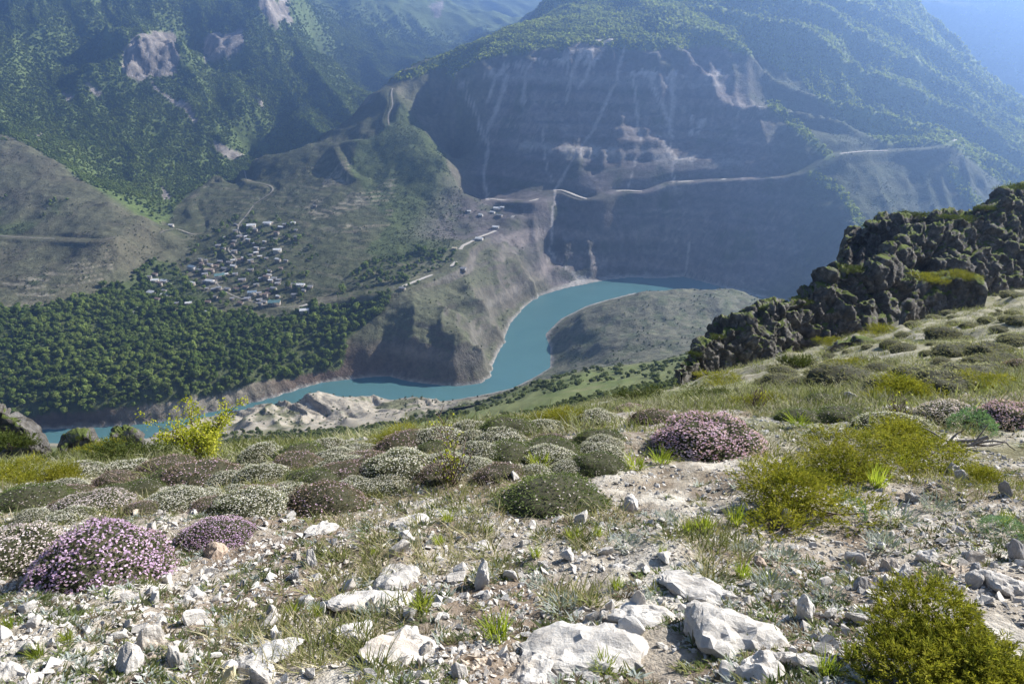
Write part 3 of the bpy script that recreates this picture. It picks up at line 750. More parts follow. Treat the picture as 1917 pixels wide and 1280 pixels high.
# ------------------------------------------------------------------ scatter (for what nobody could count)
def scatter(name, pts, rot, scl, meshes, label, cat=None, parent=None):
    pts = np.asarray(pts, np.float32); n = len(pts)
    me = bpy.data.meshes.new(name)
    me.vertices.add(n); me.vertices.foreach_set('co', pts.ravel())
    a = me.attributes.new('rot', 'FLOAT_VECTOR', 'POINT'); a.data.foreach_set('vector', np.asarray(rot, np.float32).ravel())
    a = me.attributes.new('scl', 'FLOAT_VECTOR', 'POINT'); a.data.foreach_set('vector', np.asarray(scl, np.float32).ravel())
    a = me.attributes.new('pick', 'INT', 'POINT'); a.data.foreach_set('value', NR.integers(0, len(meshes), n).astype(np.int32))
    c = bpy.data.collections.new(name + '_kinds')
    for k, m in enumerate(meshes):
        c.objects.link(bpy.data.objects.new('%s_kind_%02d' % (name, k), m))
    o = link(name, me, None, kind='stuff', label=label, cat=cat, parent=parent)
    g = bpy.data.node_groups.new(name, 'GeometryNodeTree')
    g.interface.new_socket('Geometry', in_out='INPUT', socket_type='NodeSocketGeometry')
    g.interface.new_socket('Geometry', in_out='OUTPUT', socket_type='NodeSocketGeometry')
    N = g.nodes; Lk = g.links
    gi = N.new('NodeGroupInput'); go = N.new('NodeGroupOutput')
    ci = N.new('GeometryNodeCollectionInfo'); ci.inputs['Collection'].default_value = c
    ci.inputs['Separate Children'].default_value = True; ci.inputs['Reset Children'].default_value = True
    ip = N.new('GeometryNodeInstanceOnPoints'); ip.inputs['Pick Instance'].default_value = True
    def attr(nm, t):
        q = N.new('GeometryNodeInputNamedAttribute'); q.data_type = t; q.inputs['Name'].default_value = nm
        return q.outputs[0]
    Lk.new(gi.outputs[0], ip.inputs['Points']); Lk.new(ci.outputs[0], ip.inputs['Instance'])
    Lk.new(attr('pick', 'INT'), ip.inputs['Instance Index'])
    er = N.new('FunctionNodeEulerToRotation'); Lk.new(attr('rot', 'FLOAT_VECTOR'), er.inputs[0]); Lk.new(er.outputs[0], ip.inputs['Rotation'])
    Lk.new(attr('scl', 'FLOAT_VECTOR'), ip.inputs['Scale'])
    Lk.new(ip.outputs[0], go.inputs[0])
    md = o.modifiers.new('scatter', 'NODES'); md.node_group = g
    return o

# ------------------------------------------------------------------ leaf and branch geometry
def quads(C, N_, up, w, h):
    """leaf faces at C facing N_, long axis up"""
    t = np.cross(up, N_); t /= np.linalg.norm(t, axis=1, keepdims=True) + 1e-9
    b = np.cross(N_, t)
    w = np.asarray(w)[:, None] * .5; h = np.asarray(h)[:, None] * .5
    V = np.stack([C - t * w - b * h * .6, C + t * w - b * h * .6, C + t * w * .55 + b * h, C - t * w * .55 + b * h], 1).reshape(-1, 3)
    F = np.arange(len(V)).reshape(-1, 4)
    return V, F
def rand_dirs(n, rng):
    d = rng.normal(size=(n, 3)); return d / np.linalg.norm(d, axis=1, keepdims=True)
def crown_mesh(name, rng, lobes, nleaf, leaf, mat, squash=.8, R_=3.2, H=6.5, base=1.6):
    """many leaf clumps spread through several lobes"""
    Cs = []; 
    lob = []
    for k in range(lobes):
        a = rng.uniform(0, 6.283); q = R_ * .62 * math.sqrt(rng.uniform(.05, 1)); zc = rng.uniform(base + (H - base) * .25, H * .82)
        lob.append((q * math.cos(a), q * math.sin(a), zc, rng.uniform(.38, .62) * R_))
    lob.append((0, 0, H * .72, R_ * .6))
    wt = np.array([l[3] ** 2 for l in lob]); wt /= wt.sum()
    ch = rng.choice(len(lob), nleaf, p=wt)
    d = rand_dirs(nleaf, rng); rad = rng.uniform(.55, 1.08, nleaf)
    Lb = np.array(lob)[ch]
    P = Lb[:, :3] + d * (Lb[:, 3] * rad)[:, None] * np.array([1, 1, squash])
    nrm = d + rand_dirs(nleaf, rng) * .5 + np.array([0, 0, .3]); nrm /= np.linalg.norm(nrm, axis=1, keepdims=True)
    s = leaf * rng.uniform(.6, 1.35, nleaf)
    V, F = quads(P, nrm, rand_dirs(nleaf, rng), s, s * 1.1)
    me = raw_mesh(name, V, F, False); me.materials.append(mat)
    return me
def tube_mesh(name, paths, mat, sides=6):
    """paths: list of (points, radii)"""
    VV, FF, off = [], [], 0
    for P, rad in paths:
        P = np.array(P, float); n = len(P)
        d = np.gradient(P, axis=0); d /= np.linalg.norm(d, axis=1, keepdims=True) + 1e-9
        ref = np.array([0.31, 0.17, 0.93]) if abs(d[0] @ np.array([0.31, 0.17, 0.93])) < .95 else np.array([1.0, 0, 0])
        t = np.cross(d, ref); t /= np.linalg.norm(t, axis=1, keepdims=True) + 1e-9
        b = np.cross(d, t)
        for i in range(n):
            for s in range(sides):
                a = 2 * math.pi * s / sides
                VV.append(P[i] + (t[i] * math.cos(a) + b[i] * math.sin(a)) * rad[i])
        for i in range(n - 1):
            for s in range(sides):
                FF.append([off + i * sides + s, off + i * sides + (s + 1) % sides, off + (i + 1) * sides + (s + 1) % sides, off + (i + 1) * sides + s])
        off += n * sides
    me = raw_mesh(name, VV, FF); me.materials.append(mat)
    return me
def limb(p0, p1, bend, rng, n=5):
    p0 = np.array(p0, float); p1 = np.array(p1, float)
    t = np.linspace(0, 1, n)[:, None]
    P = p0 + (p1 - p0) * t
    P += np.sin(t * math.pi) * rng.normal(size=3) * bend
    P[1:-1] += rng.normal(size=(n - 2, 3)) * bend * .25
    return P

M_leaf_a = leafy('oak_leaves', (.09, .135, .03), (.24, .29, .08), .42, objrand=.3, scale=.012)
M_leaf_b = leafy('scrub_leaves', (.065, .085, .03), (.13, .15, .055), .35, scale=.02)
M_bark = simple('bark', (.11, .085, .06), .95, (.07, .055, .04), 8)
rg = np.random.default_rng(5)
def trunk_mesh(name, rng, H=6.5, r=.22):
    ps = [(limb((0, 0, -.8), (rng.normal() * .3, rng.normal() * .3, H * .6), .15, rng, 6), np.linspace(r, r * .45, 6))]
    for k in range(5):
        z = H * rng.uniform(.22, .5); a = rng.uniform(0, 6.28)
        ps.append((limb((0, 0, z), (math.cos(a) * 1.9, math.sin(a) * 1.9, z + H * .28), .2, rng, 4), np.linspace(r * .5, r * .15, 4)))
    return tube_mesh(name, ps, M_bark, 5)
TREES = [(crown_mesh('crown_%d' % k, rg, 6 + k % 3, 620, .85, M_leaf_a, rg.uniform(.7, .95), 3.3, rg.uniform(6, 7.4)), trunk_mesh('trunk_%d' % k, rg)) for k in range(5)]
M_leaf_c = leafy('sunlit_spring_leaves', (.22, .27, .06), (.42, .46, .13), .72, scale=.012)  # leaf copy lightened for the upper mountain, sunlight put into its colour
SPRING_SUNLIT = [crown_mesh('sunlit_spring_crown_%d' % k, rg, 4, 90, 1.9, M_leaf_c, .8, 3.3, 6.2, .5) for k in range(4)]
FARTREES = [crown_mesh('far_crown_%d' % k, rg, 4, 90, 1.9, M_leaf_a, .8, 3.3, 6.2, .5) for k in range(4)]
MIDTREES = [crown_mesh('mid_crown_%d' % k, rg, 6, 260, 1.2, M_leaf_a, .85, 3.3, 6.6, .8) for k in range(4)]
BUSHES = [crown_mesh('scrub_%d' % k, rg, 3, 60, .55, M_leaf_b, .8, 1.1, 1.5, .1) for k in range(4)]

# ------------------------------------------------------------------ woods on the far terrain
def candidates(dens, ycond=None):
    """dens: plants per square metre on the far grid -> positions"""
    dr = np.gradient(far.Y, axis=0); dx = np.gradient(far.X, axis=1)
    area = dr * dx
    lam = dens * area
    seen = (PX > -90) & (PX < 2010) & (PY > -70) & (PY < 900)
    lam = np.where(seen, lam, 0)
    n = NR.poisson(lam)
    i, j = np.nonzero(n)
    rep = n[i, j]; i = np.repeat(i, rep); j = np.repeat(j, rep)
    k = (i < far.rows - 2) & (j < far.cols - 2) & (i > 0) & (j > 0); i, j = i[k], j[k]
    xx = far.X[i, j] + (NR.random(len(i)) - .5) * dx[i, j]; yy = far.Y[i, j] + (NR.random(len(i)) - .5) * dr[i, j]
    ok = np.ones(len(xx), bool)
    for nm, w, P in roads:
        near_road = np.nonzero((xx > P[:, 0].min() - 9) & (xx < P[:, 0].max() + 9) & (yy > P[:, 1].min() - 9) & (yy < P[:, 1].max() + 9))[0]
        for c0 in range(0, len(near_road), 4000):
            q = near_road[c0:c0 + 4000]
            ok[q] &= ((xx[q][:, None] - P[None, :, 0]) ** 2 + (yy[q][:, None] - P[None, :, 1]) ** 2).min(1) > 49
    xx, yy = xx[ok], yy[ok]
    return xx, yy, far.lookup(far.Z, xx, yy)
wood = behind * (1 - bare) * sstep(-1.35, -.8, nse + .3 * nbig)
wood = np.maximum(wood * sstep(3600, 3000, Y), 0)
west_wood = westhill * sstep(.25, .6, nbig + .6 * nse) * sstep(1250, 1400, Y)
topw = np.clip(top_wood * sstep(-.8, -.1, nse + .5) + rib_wood * .8, 0, 1) * (1 - scree)
sl = np.clip(1.6 - 2.0 * STEEP, .25, 1)
d_wood = (.058 * wood * sstep(1300, 1600, Y) + .022 * west_wood + .006 * farwall * sstep(3300, 2800, Y)) * sl
xx, yy, zz = candidates(d_wood)
n = len(xx); print('far wood', n)
s = NR.uniform(.5, 1.05, n) * np.where(yy > 2400, 1.25, 1.0)
scatter('distant_woodland', np.c_[xx, yy, zz - .6], np.c_[np.zeros(n), np.zeros(n), NR.uniform(0, 6.28, n)], np.c_[s, s, s * NR.uniform(.8, 1.15, n)], FARTREES, 'green woodland covering the far mountain slopes', 'woodland')
xx, yy, zz = candidates(.055 * topw * sl); n = len(xx)
s = NR.uniform(.5, 1.05, n)
scatter('mountain_top_woodland', np.c_[xx, yy, zz - .6], np.c_[np.zeros(n), np.zeros(n), NR.uniform(0, 6.28, n)], np.c_[s, s, s * NR.uniform(.8, 1.15, n)], SPRING_SUNLIT, 'green spring woodland on the ribs above the bare cliff, sunlight painted into its leaves', 'woodland')
# the wood on the valley floor: each of the largest trees is its own object
vw = valley_wood * sstep(6, 14, Z)
village = blob([(270, 510), (350, 480), (440, 400), (560, 410), (600, 500), (560, 580), (430, 590), (380, 560), (280, 560)], 900, 1400)
d_v = .034 * vw * (1 - .82 * village) * sl + .003 * village * (1 - vw) + .009 * shoulder
xx, yy, zz = candidates(d_v)
n = len(xx); print('valley trees', n)
order = np.argsort(yy); xx, yy, zz = xx[order], yy[order], zz[order]
s = np.clip(NR.lognormal(-.08, .32, n), .45, 1.9)
ppx, ppy, _ = project(np.stack([xx, yy, zz], -1))
vis = (ppx > 5) & (ppx < 1910) & (ppy < 790)
score = s * 1000 / yy * vis
pickd = np.zeros(n, bool); pickd[np.argsort(-score)[:290]] = True
rz = NR.uniform(0, 6.28, n)
sz = s * NR.uniform(.85, 1.15, n)
kf = ~pickd
scatter('valley_woodland', np.c_[xx, yy, zz - .4][kf], np.c_[np.zeros(n), np.zeros(n), rz][kf], np.c_[s, s, sz][kf], MIDTREES, 'green trees crowding the valley floor behind the river bank', 'woodland')
for q in np.nonzero(pickd)[0]:
    cm, tm = TREES[q % 5]
    size_ = 'tall wide crowned' if s[q] > 1.5 else ('rounded middling' if s[q] > 1.25 else 'compact rounded')
    where_ = 'close above the river bank' if yy[q] < 775 else ('on the shoulder beside the canyon road' if xx[q] > -230 else ('beside the village houses' if yy[q] > 930 else 'in the middle of the valley wood'))
    e = link('broadleaf_tree', None, loc=(xx[q], yy[q], zz[q]), label='%s green tree %s' % (size_, where_), cat='tree', group='trees of the valley wood')
    e.rotation_euler = (0, 0, rz[q]); e.scale = (s[q], s[q], sz[q])
    link('crown', cm, parent=e); link('trunk', tm, parent=e)
# scrub
d_s = .020 * spur_green * sstep(-.6, .3, nse + .4) + .006 * spur * sstep(-.3, .5, nse) + .012 * westhill * sstep(-.2, .5, nse) + .006 * pr * sstep(.35, .15, STEEP) + .008 * bend_hill * sstep(-.2, .4, nse) + .004 * pale + .0045 * facem * (1 + 3 * sstep(480, 620, X)) * sstep(.0, .6, nse + .3 * nfine + .4 * sstep(480, 620, X)) * (1 - scree) + .004 * vw * 0
xx, yy, zz = candidates(d_s * sstep(1.5, 4, Z))
n = len(xx); print('scrub', n)
s = NR.uniform(.6, 1.7, n)
scatter('hillside_scrub', np.c_[xx, yy, zz - .1], np.c_[np.zeros(n), np.zeros(n), NR.uniform(0, 6.28, n)], np.c_[s, s, s * NR.uniform(.7, 1.1, n)], BUSHES, 'low scattered scrub on the dry spur, cliffs and hills by the river', 'scrub')
# ------------------------------------------------------------------ the slope in front: ground cover
NX, NY, NZ = near.X, near.Y, near.Z
NPX, NPY, ND = project(np.stack([NX, NY, NZ], -1))
rn = np.hypot(NX, NY)
g1 = fbm2(NX / .55, NY / .55, 4, 201); g2 = fbm2(NX / 3.0, NY / 3.0, 3, 203); g3 = fbm2(NX / .12, NY / .12, 3, 205); g4 = fbm2(NX / 40, NY / 40, 3, 207)
nc = np.ones(NX.shape + (3,)) * C(.29, .255, .21)
nc = mixc(nc, C(.19, .15, .115), sstep(-.1, .7, g1 + .4 * g3))
nc = mixc(nc, C(.42, .39, .34), sstep(.2, .9, -g1 + .5 * g3))
green_w = sstep(-.35, .5, g2 + .5 * g1) * sstep(3.2, 8.5, rn) * .85
nc = mixc(nc, C(.13, .15, .06), green_w)
rs = sstep(8, 16, rn) * sstep(1250, 1500, NPX)
nc = mixc(nc, C(.25, .24, .165), rs * .8)
nc = mixc(nc, C(.34, .315, .26), rs * sstep(.1, .7, g2 + .4 * g1) * .9)
nc = mixc(nc, C(.10, .13, .04), sstep(16, 60, rn) * sstep(1500, 1250, NPX))
nc = mixc(nc, C(.13, .145, .06), sstep(120, 200, rn) * sstep(-.4, .5, g4))
nc = mixc(nc, C(.17, .165, .085), sstep(120, 200, rn) * sstep(.1, .8, -g4) * .8)
fcov = far.lookup(col, NX, NY)
nc = mixc(nc, fcov, sstep(400, 520, rn))
hs_m = near.mesh('hillside'); set_color(hs_m, 'cover', np.clip(nc, .02, .6))
link('hillside', hs_m, terrain_material('hillside_ground', 14.0, ((5.0, .45, .06), (40.0, .7, .02))), kind='structure')

def ground(x, y): return float(near.lookup(near.Z, np.array([x]), np.array([y]))[0])
def slope_n(x, y, e=.25):
    a = ground(x + e, y) - ground(x - e, y); b = ground(x, y + e) - ground(x, y - e)
    v = Vector((-a / (2 * e), -b / (2 * e), 1)); v.normalize(); return v

# ------------------------------------------------------------------ plants of the slope
gr = np.random.default_rng(77)
M_cush = leafy('cushion_leaves', (.07, .088, .042), (.15, .165, .09), .33, objrand=.12, scale=3)
M_cushg = leafy('cushion_leaves_green', (.07, .10, .035), (.15, .18, .07), .35, objrand=.15, scale=3)
M_cushb = leafy('cushion_leaves_brown', (.11, .085, .06), (.20, .17, .12), .3, objrand=.12, scale=3)
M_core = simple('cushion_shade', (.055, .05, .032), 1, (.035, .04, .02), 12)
M_pink = leafy('pink_petals', (.52, .34, .48), (.74, .58, .68), .35, objrand=.08, scale=6)
M_pale = leafy('pale_petals', (.50, .42, .46), (.72, .64, .66), .35, objrand=.08, scale=6)
M_white = leafy('white_petals', (.55, .52, .48), (.75, .72, .68), .35, objrand=.06, scale=6)
M_purp = leafy('violet_petals', (.42, .28, .46), (.66, .50, .66), .35, objrand=.08, scale=6)
def dome_dirs(n, rng, zmin=-.05):
    z = rng.uniform(zmin, 1, n); a = rng.uniform(0, 6.2832, n); q = np.sqrt(np.maximum(0, 1 - z * z))
    return np.c_[q * np.cos(a), q * np.sin(a), z]
def dome_r(d, seed):
    return 1 + .13 * fbm3(d[:, 0] * 1.9, d[:, 1] * 1.9, d[:, 2] * 1.9, 3, seed)
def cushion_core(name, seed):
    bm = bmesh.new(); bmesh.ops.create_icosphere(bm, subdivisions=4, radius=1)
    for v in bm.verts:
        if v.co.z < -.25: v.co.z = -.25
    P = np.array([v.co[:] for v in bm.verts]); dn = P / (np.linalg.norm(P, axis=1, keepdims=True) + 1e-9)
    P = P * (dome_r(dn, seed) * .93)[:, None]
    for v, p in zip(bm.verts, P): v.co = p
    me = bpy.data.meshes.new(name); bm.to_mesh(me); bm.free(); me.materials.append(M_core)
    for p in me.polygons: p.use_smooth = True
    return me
def cushion_leaves(name, seed, n, mat, ln=.075, wd=.022):
    d = dome_dirs(n, gr); rad = dome_r(d, seed) * gr.uniform(.90, 1.05, n)
    P = d * rad[:, None]
    ax = d + gr.normal(size=(n, 3)) * .55; ax /= np.linalg.norm(ax, axis=1, keepdims=True)
    nr = np.cross(ax, rand_dirs(n, gr)); nr /= np.linalg.norm(nr, axis=1, keepdims=True) + 1e-9
    V, F = quads(P, nr, ax, gr.uniform(.6, 1.3, n) * wd, gr.uniform(.6, 1.4, n) * ln)
    me = raw_mesh(name, V, F, False); me.materials.append(mat); return me
def cushion_flowers(name, seed, n, mat, zmin=.0, size=.032):
    d = dome_dirs(n * 2, gr, zmin); pr_ = sstep(-.35, .6, d[:, 2] + .8 * fbm3(d[:, 0] * 2.3, d[:, 1] * 2.3, d[:, 2] * 2.3, 2, seed + 9))
    k = gr.random(n * 2) < pr_; d = d[k][:n]; m = len(d)
    P = d * (dome_r(d, seed) * gr.uniform(.99, 1.06, m))[:, None]
    VV, FF = [], []
    for t in range(2):
        nr = d + gr.normal(size=(m, 3)) * .8; nr /= np.linalg.norm(nr, axis=1, keepdims=True)
        V, F = quads(P + gr.normal(size=(m, 3)) * .006, nr, rand_dirs(m, gr), gr.uniform(.7, 1.3, m) * size, gr.uniform(.7, 1.3, m) * size)
        FF.append(F + len(VV) * 0 + sum(len(v) for v in VV)); VV.append(V)
    me = raw_mesh(name, np.concatenate(VV), np.concatenate(FF), False); me.materials.append(mat); return me
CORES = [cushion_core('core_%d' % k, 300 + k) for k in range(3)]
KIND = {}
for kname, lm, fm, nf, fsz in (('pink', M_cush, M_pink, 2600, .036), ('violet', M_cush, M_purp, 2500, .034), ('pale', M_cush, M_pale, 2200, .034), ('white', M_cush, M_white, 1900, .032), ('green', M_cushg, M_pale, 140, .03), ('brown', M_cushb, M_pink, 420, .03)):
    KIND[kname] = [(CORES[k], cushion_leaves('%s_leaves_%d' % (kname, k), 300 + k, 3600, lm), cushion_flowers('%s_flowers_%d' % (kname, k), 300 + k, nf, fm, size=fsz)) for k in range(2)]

def blades_mesh(name, n, spread, ln, wd, mat, lean=.5, rng=gr, curl=.5):
    """arching blades, three faces each"""
    VV, FF = [], []
    for k in range(n):
        a = rng.uniform(0, 6.283); q = spread * math.sqrt(rng.random()); b = np.array([q * math.cos(a), q * math.sin(a), -.01])
        a2 = a + rng.normal() * .8; l = ln * rng.uniform(.5, 1.2); out = np.array([math.cos(a2), math.sin(a2), 0]); le = lean * rng.uniform(.2, 1.3)
        side = np.array([-out[1], out[0], 0]) * wd * .5
        pts = []
        for s_, w_ in ((0, 1), (.4, .9), (.75, .6), (1.0, .12)):
            c = b + out * l * (le * s_ + curl * le * s_ * s_) + np.array([0, 0, l * (s_ - .35 * curl * le * s_ * s_)])
            pts += [c - side * w_, c + side * w_]
        o = len(VV); VV += pts
        for t in range(3): FF.append([o + 2 * t, o + 2 * t + 1, o + 2 * t + 3, o + 2 * t + 2])
    me = raw_mesh(name, VV, FF); me.materials.append(mat); return me
M_grass = leafy('grass_blades', (.12, .14, .05), (.26, .25, .12), .4, objrand=.25, scale=1.5)
M_straw = leafy('dry_grass', (.24, .21, .13), (.42, .38, .26), .35, objrand=.2, scale=1.5)
M_lush = leafy('fresh_grass', (.17, .22, .035), (.36, .39, .08), .5, objrand=.15, scale=2)
M_silver = leafy('silver_leaves', (.22, .25, .22), (.40, .43, .40), .25, objrand=.1, scale=3)
SKIRT = [blades_mesh('skirt_%d' % k, 70, 1.0, .55, .022, M_grass, .5) for k in range(2)]

def place(px, py, y1=400.0): return hit(px, py, 1.0, y1)
def back(P, d):
    k = 1 + d / math.hypot(P[0], P[1]); return P[0] * k, P[1] * k
used_cushion = 0
def cushion(px, py, w, h, kind, label, group='flowering cushion shrubs on the slope', skirt=True):
    global used_cushion
    P = place(px, py); D = depth_of(P); W = w * D / FPX * .5
    cx, cyy = back(P, W * .75)
    gz = ground(cx, cyy)
    f = max(.2, h / w)
    e = link('cushion_shrub', None, loc=(cx, cyy, gz - .03 * W), label=label, cat='shrub', group=group)
    n_ = slope_n(cx, cyy, W); n_ = (n_ + Vector((0, 0, 1.2))).normalized()
    e.rotation_mode = 'QUATERNION'
    e.rotation_quaternion = Vector((0, 0, 1)).rotation_difference(n_) @ Matrix.Rotation(R.uniform(0, 6.28), 3, 'Z').to_quaternion()
    hh = W * min(1.0, max(.42, f * 1.25))
    e.scale = (W, W * R.uniform(.85, 1.0), hh)
    core, lv, fl = KIND[kind][used_cushion % 2]; used_cushion += 1
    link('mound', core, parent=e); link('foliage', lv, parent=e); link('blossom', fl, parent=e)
    if skirt:
        g = link('grass_skirt', SKIRT[used_cushion % 2], parent=e); g.scale = (1.0, 1.0, .8); g.location = (0, 0, .02)
    return e
CU = [
    (195, 1098, 300, 150, 'violet', 'large mauve flowering cushion shrub with a dark shaded hollow at its foot, on gravel'),
    (45, 1078, 190, 115, 'pale', 'wide pale flowering cushion shrub behind the large mauve one'),
    (408, 1030, 150, 64, 'violet', 'small low mauve flowering cushion beside a reddish brown stone'),
    (172, 962, 150, 44, 'pale', 'low pale pink cushion shrub just behind the large mauve one'),
    (60, 955, 150, 34, 'green', 'flat grey green cushion among the grass behind the pale wide one'),
    (465, 968, 150, 62, 'white', 'white speckled cushion shrub joined to the brownish rounded one'),
    (612, 965, 165, 78, 'brown', 'tall rounded brownish cushion shrub with long grass at its foot'),
    (745, 908, 150, 68, 'white', 'domed cushion shrub frosted with white blossom, bare twigs beside it'),
    (1032, 968, 225, 84, 'green', 'broad grey green grassy cushion standing alone on the gravel'),
    (1320, 862, 215, 90, 'pink', 'large round dome shrub covered in pale pink blossom, dark below'),
    (1672, 805, 150, 46, 'white', 'white blossoming dome shrub behind the sprawling juniper'),
    (1555, 825, 95, 34, 'white', 'small white tinged cushion left of the white dome and behind the juniper'),
    (1775, 795, 150, 52, 'pale', 'pale blossoming cushion beside the blue green herb clump'),
    (1895, 805, 140, 68, 'pink', 'dark based pink cushion shrub above the dead branch'),
    (490, 868, 92, 44, 'white', 'whitish cushion beside the yellow green tree'),
    (553, 882, 105, 42, 'brown', 'brown grey cushion in front of the whitish one near the yellow green tree'),
    (612, 850, 90, 35, 'white', 'round whitish cushion on the brow of the slope against the pale hills'),
    (640, 892, 125, 45, 'white', 'flattened whitish cushion between the brown grey and the white frosted ones'),
    (757, 842, 125, 40, 'brown', 'reddish brown cushion on the brow of the slope'),
    (880, 812, 80, 32, 'white', 'rounded white tipped cushion at the brow beside the thin bare sapling'),
    (886, 832, 78, 34, 'white', 'white tipped cushion in front of a like one near the bare sapling'),
    (937, 842, 105, 46, 'white', 'grey domed cushion with white tips and a dark side'),
    (955, 868, 130, 40, 'green', 'low greenish cushion with long grass in front of the grey dome'),
    (1030, 858, 140, 44, 'green', 'greenish rounded cushion on the middle of the brow'),
    (1117, 800, 95, 32, 'white', 'white grey cushion on the brow right of the yellow juniper'),
    (1122, 832, 105, 36, 'green', 'grass grown cushion in front of the white grey one right of the yellow juniper'),
    (1225, 795, 105, 36, 'brown', 'greyish brown cushion left of the large pink dome'),
    (1572, 790, 115, 36, 'green', 'green tinged cushion on the grassy bank above the white dome'),
    (1497, 790, 95, 34, 'green', 'green cushion next to the large pink dome'),
    (312, 888, 112, 34, 'brown', 'dull grey brown cushion in front of the yellow green tree'),
    (308, 906, 85, 26, 'green', 'very low green cushion in front of the dull grey brown one'),
    (375, 912, 165, 44, 'brown', 'long grey brown cushion stretching beneath the yellow green tree'),
    (210, 935, 110, 32, 'green', 'greenish tufted cushion among the grass below the juniper bank'),
    (1542, 757, 75, 22, 'green', 'small dark cushion in the grass above the flat white stone'),
    (1180, 770, 60, 22, 'pink', 'tiny pinkish cushion on the brow beside the yellow juniper'),
    (330, 958, 130, 36, 'white', 'flat whitish cushion between the large mauve and the white speckled ones'),
    (1905, 698, 70, 36, 'brown', 'dark brown rounded cushion on the grey grassy slope'),
    (840, 870, 90, 30, 'green', 'low green cushion beside the bare twigs'),
]
for a in CU: cushion(*a)
taken = [(a[0], a[1]) for a in CU]
k = tries = 0
while k < 52 and tries < 3000:
    tries += 1
    px, py = R.uniform(10, 1130), R.uniform(0, 1) ** 1.2 * 90
    py = np.interp(px, [0, 300, 600, 900, 1280], [890, 878, 850, 812, 780]) + 8 + py
    if any(abs(px - q[0]) < 52 and abs(py - q[1]) < 16 for q in taken): continue
    taken.append((px, py)); w = R.uniform(65, 125)
    cushion(px, py, w, w * .36, R.choice(('green', 'white', 'brown', 'white')), 'small low cushion shrub among many on the brow of the slope', 'small cushions along the brow'); k += 1

# tussocks on the grey slope below the crags
M_tuss = leafy('tussock_leaves', (.18, .18, .10), (.31, .30, .20), .35, objrand=.25, scale=1)
TUSS = [(CORES[k], cushion_leaves('tussock_leaves_%d' % k, 300 + k, 1500, M_tuss, .12, .034)) for k in range(3)]
cnt = tries = 0; spots = []
while cnt < 64 and tries < 2500:
    tries += 1
    px, py = R.uniform(1430, 1915), R.uniform(545, 742)
    if py < 742 - (px - 1330) * .36 or py > 735: continue
    P = place(px, py, 90)
    if P[1] > 70 or P[1] < 8: continue
    D = depth_of(P)
    w = R.uniform(.22, .6) * (1 if R.random() < .8 else 1.5)
    if any((P[0] - s_[0]) ** 2 + (P[1] - s_[1]) ** 2 < (.8 * (w + s_[2])) ** 2 for s_ in spots): continue
    spots.append((P[0], P[1], w))
    e = link('grass_tussock', None, loc=(P[0], P[1], P[2] - .05), label=('small rounded tussock on the grey slope close under the crags' if D > 30 else 'wide rounded tussock on the grey grassy slope beside the juniper bank' if w > .5 else 'small rounded tussock on the grey grassy slope beside the juniper bank'), cat='tussock', group='tussocks below the crags')
    e.scale = (w, w, w * R.uniform(.35, .6)); e.rotation_euler = (0, 0, R.uniform(0, 6.28))
    c_, l_ = TUSS[cnt % 3]
    link('mound', c_, parent=e); link('foliage', l_, parent=e); cnt += 1

# --- junipers
M_jun = leafy('juniper_needles', (.115, .13, .02), (.33, .31, .05), .36, objrand=.12, scale=4)
M_jund = leafy('juniper_needles_dark', (.05, .07, .022), (.12, .14, .045), .3, objrand=.15, scale=2)
M_twig = simple('twig_bark', (.20, .16, .13), .95, (.12, .09, .07), 30)
def juniper_mesh(name, rng, shoots, per, nlen, nwid, mat, lobes=7, slen=.22):
    lob = [(rng.uniform(-.65, .65), rng.uniform(-.65, .65), rng.uniform(.05, .3), rng.uniform(.28, .5)) for _ in range(lobes)] + [(0, 0, .2, .55)]
    lob = np.array(lob); w = lob[:, 3] ** 2; w = w / w.sum()
    ch = rng.choice(len(lob), shoots, p=w); d = dome_dirs(shoots, rng, -.1)
    B = lob[ch, :3] + d * (lob[ch, 3] * rng.uniform(.45, .95, shoots))[:, None]
    B[:, 2] = np.maximum(B[:, 2] * .9, .01)
    ax = d * .8 + np.array([0, 0, .55]) + rng.normal(size=(shoots, 3)) * .35; ax /= np.linalg.norm(ax, axis=1, keepdims=True)
    t = np.tile(np.linspace(.05, 1, per), shoots)
    Bx = np.repeat(B, per, 0); A = np.repeat(ax, per, 0); L_ = np.repeat(rng.uniform(.6, 1.3, shoots) * slen, per)
    n = len(Bx); sd = np.cross(A, rand_dirs(n, rng)); sd /= np.linalg.norm(sd, axis=1, keepdims=True) + 1e-9
    nd = A * .75 + sd * .75 * (1.15 - t * .6)[:, None]; nd /= np.linalg.norm(nd, axis=1, keepdims=True)
    Cc = Bx + A * (L_ * t)[:, None] + nd * nlen * .5
    nr = np.cross(nd, rand_dirs(n, rng)); nr /= np.linalg.norm(nr, axis=1, keepdims=True) + 1e-9
    V, F = quads(Cc, nr, nd, np.full(n, nwid) * rng.uniform(.7, 1.2, n), nlen * rng.uniform(.7, 1.25, n))
    me = raw_mesh(name, V, F, False); me.materials.append(mat)
    paths = []
    for q in range(10):
        l = lob[rng.integers(len(lob))]
        paths.append((limb((rng.normal() * .08, rng.normal() * .08, -.02), (l[0] * 1.15, l[1] * 1.15, l[2] + .1), .06, rng, 5), np.linspace(.022, .006, 5)))
    tw = tube_mesh(name + '_stems', paths, M_twig, 4)
    return me, tw
JUN = [juniper_mesh('juniper_%d' % k, gr, 1000, 13, .055, .014, M_jun) for k in range(3)]
JUND = [juniper_mesh('dark_juniper_%d' % k, gr, 420, 11, .075, .022, M_jund) for k in range(2)]
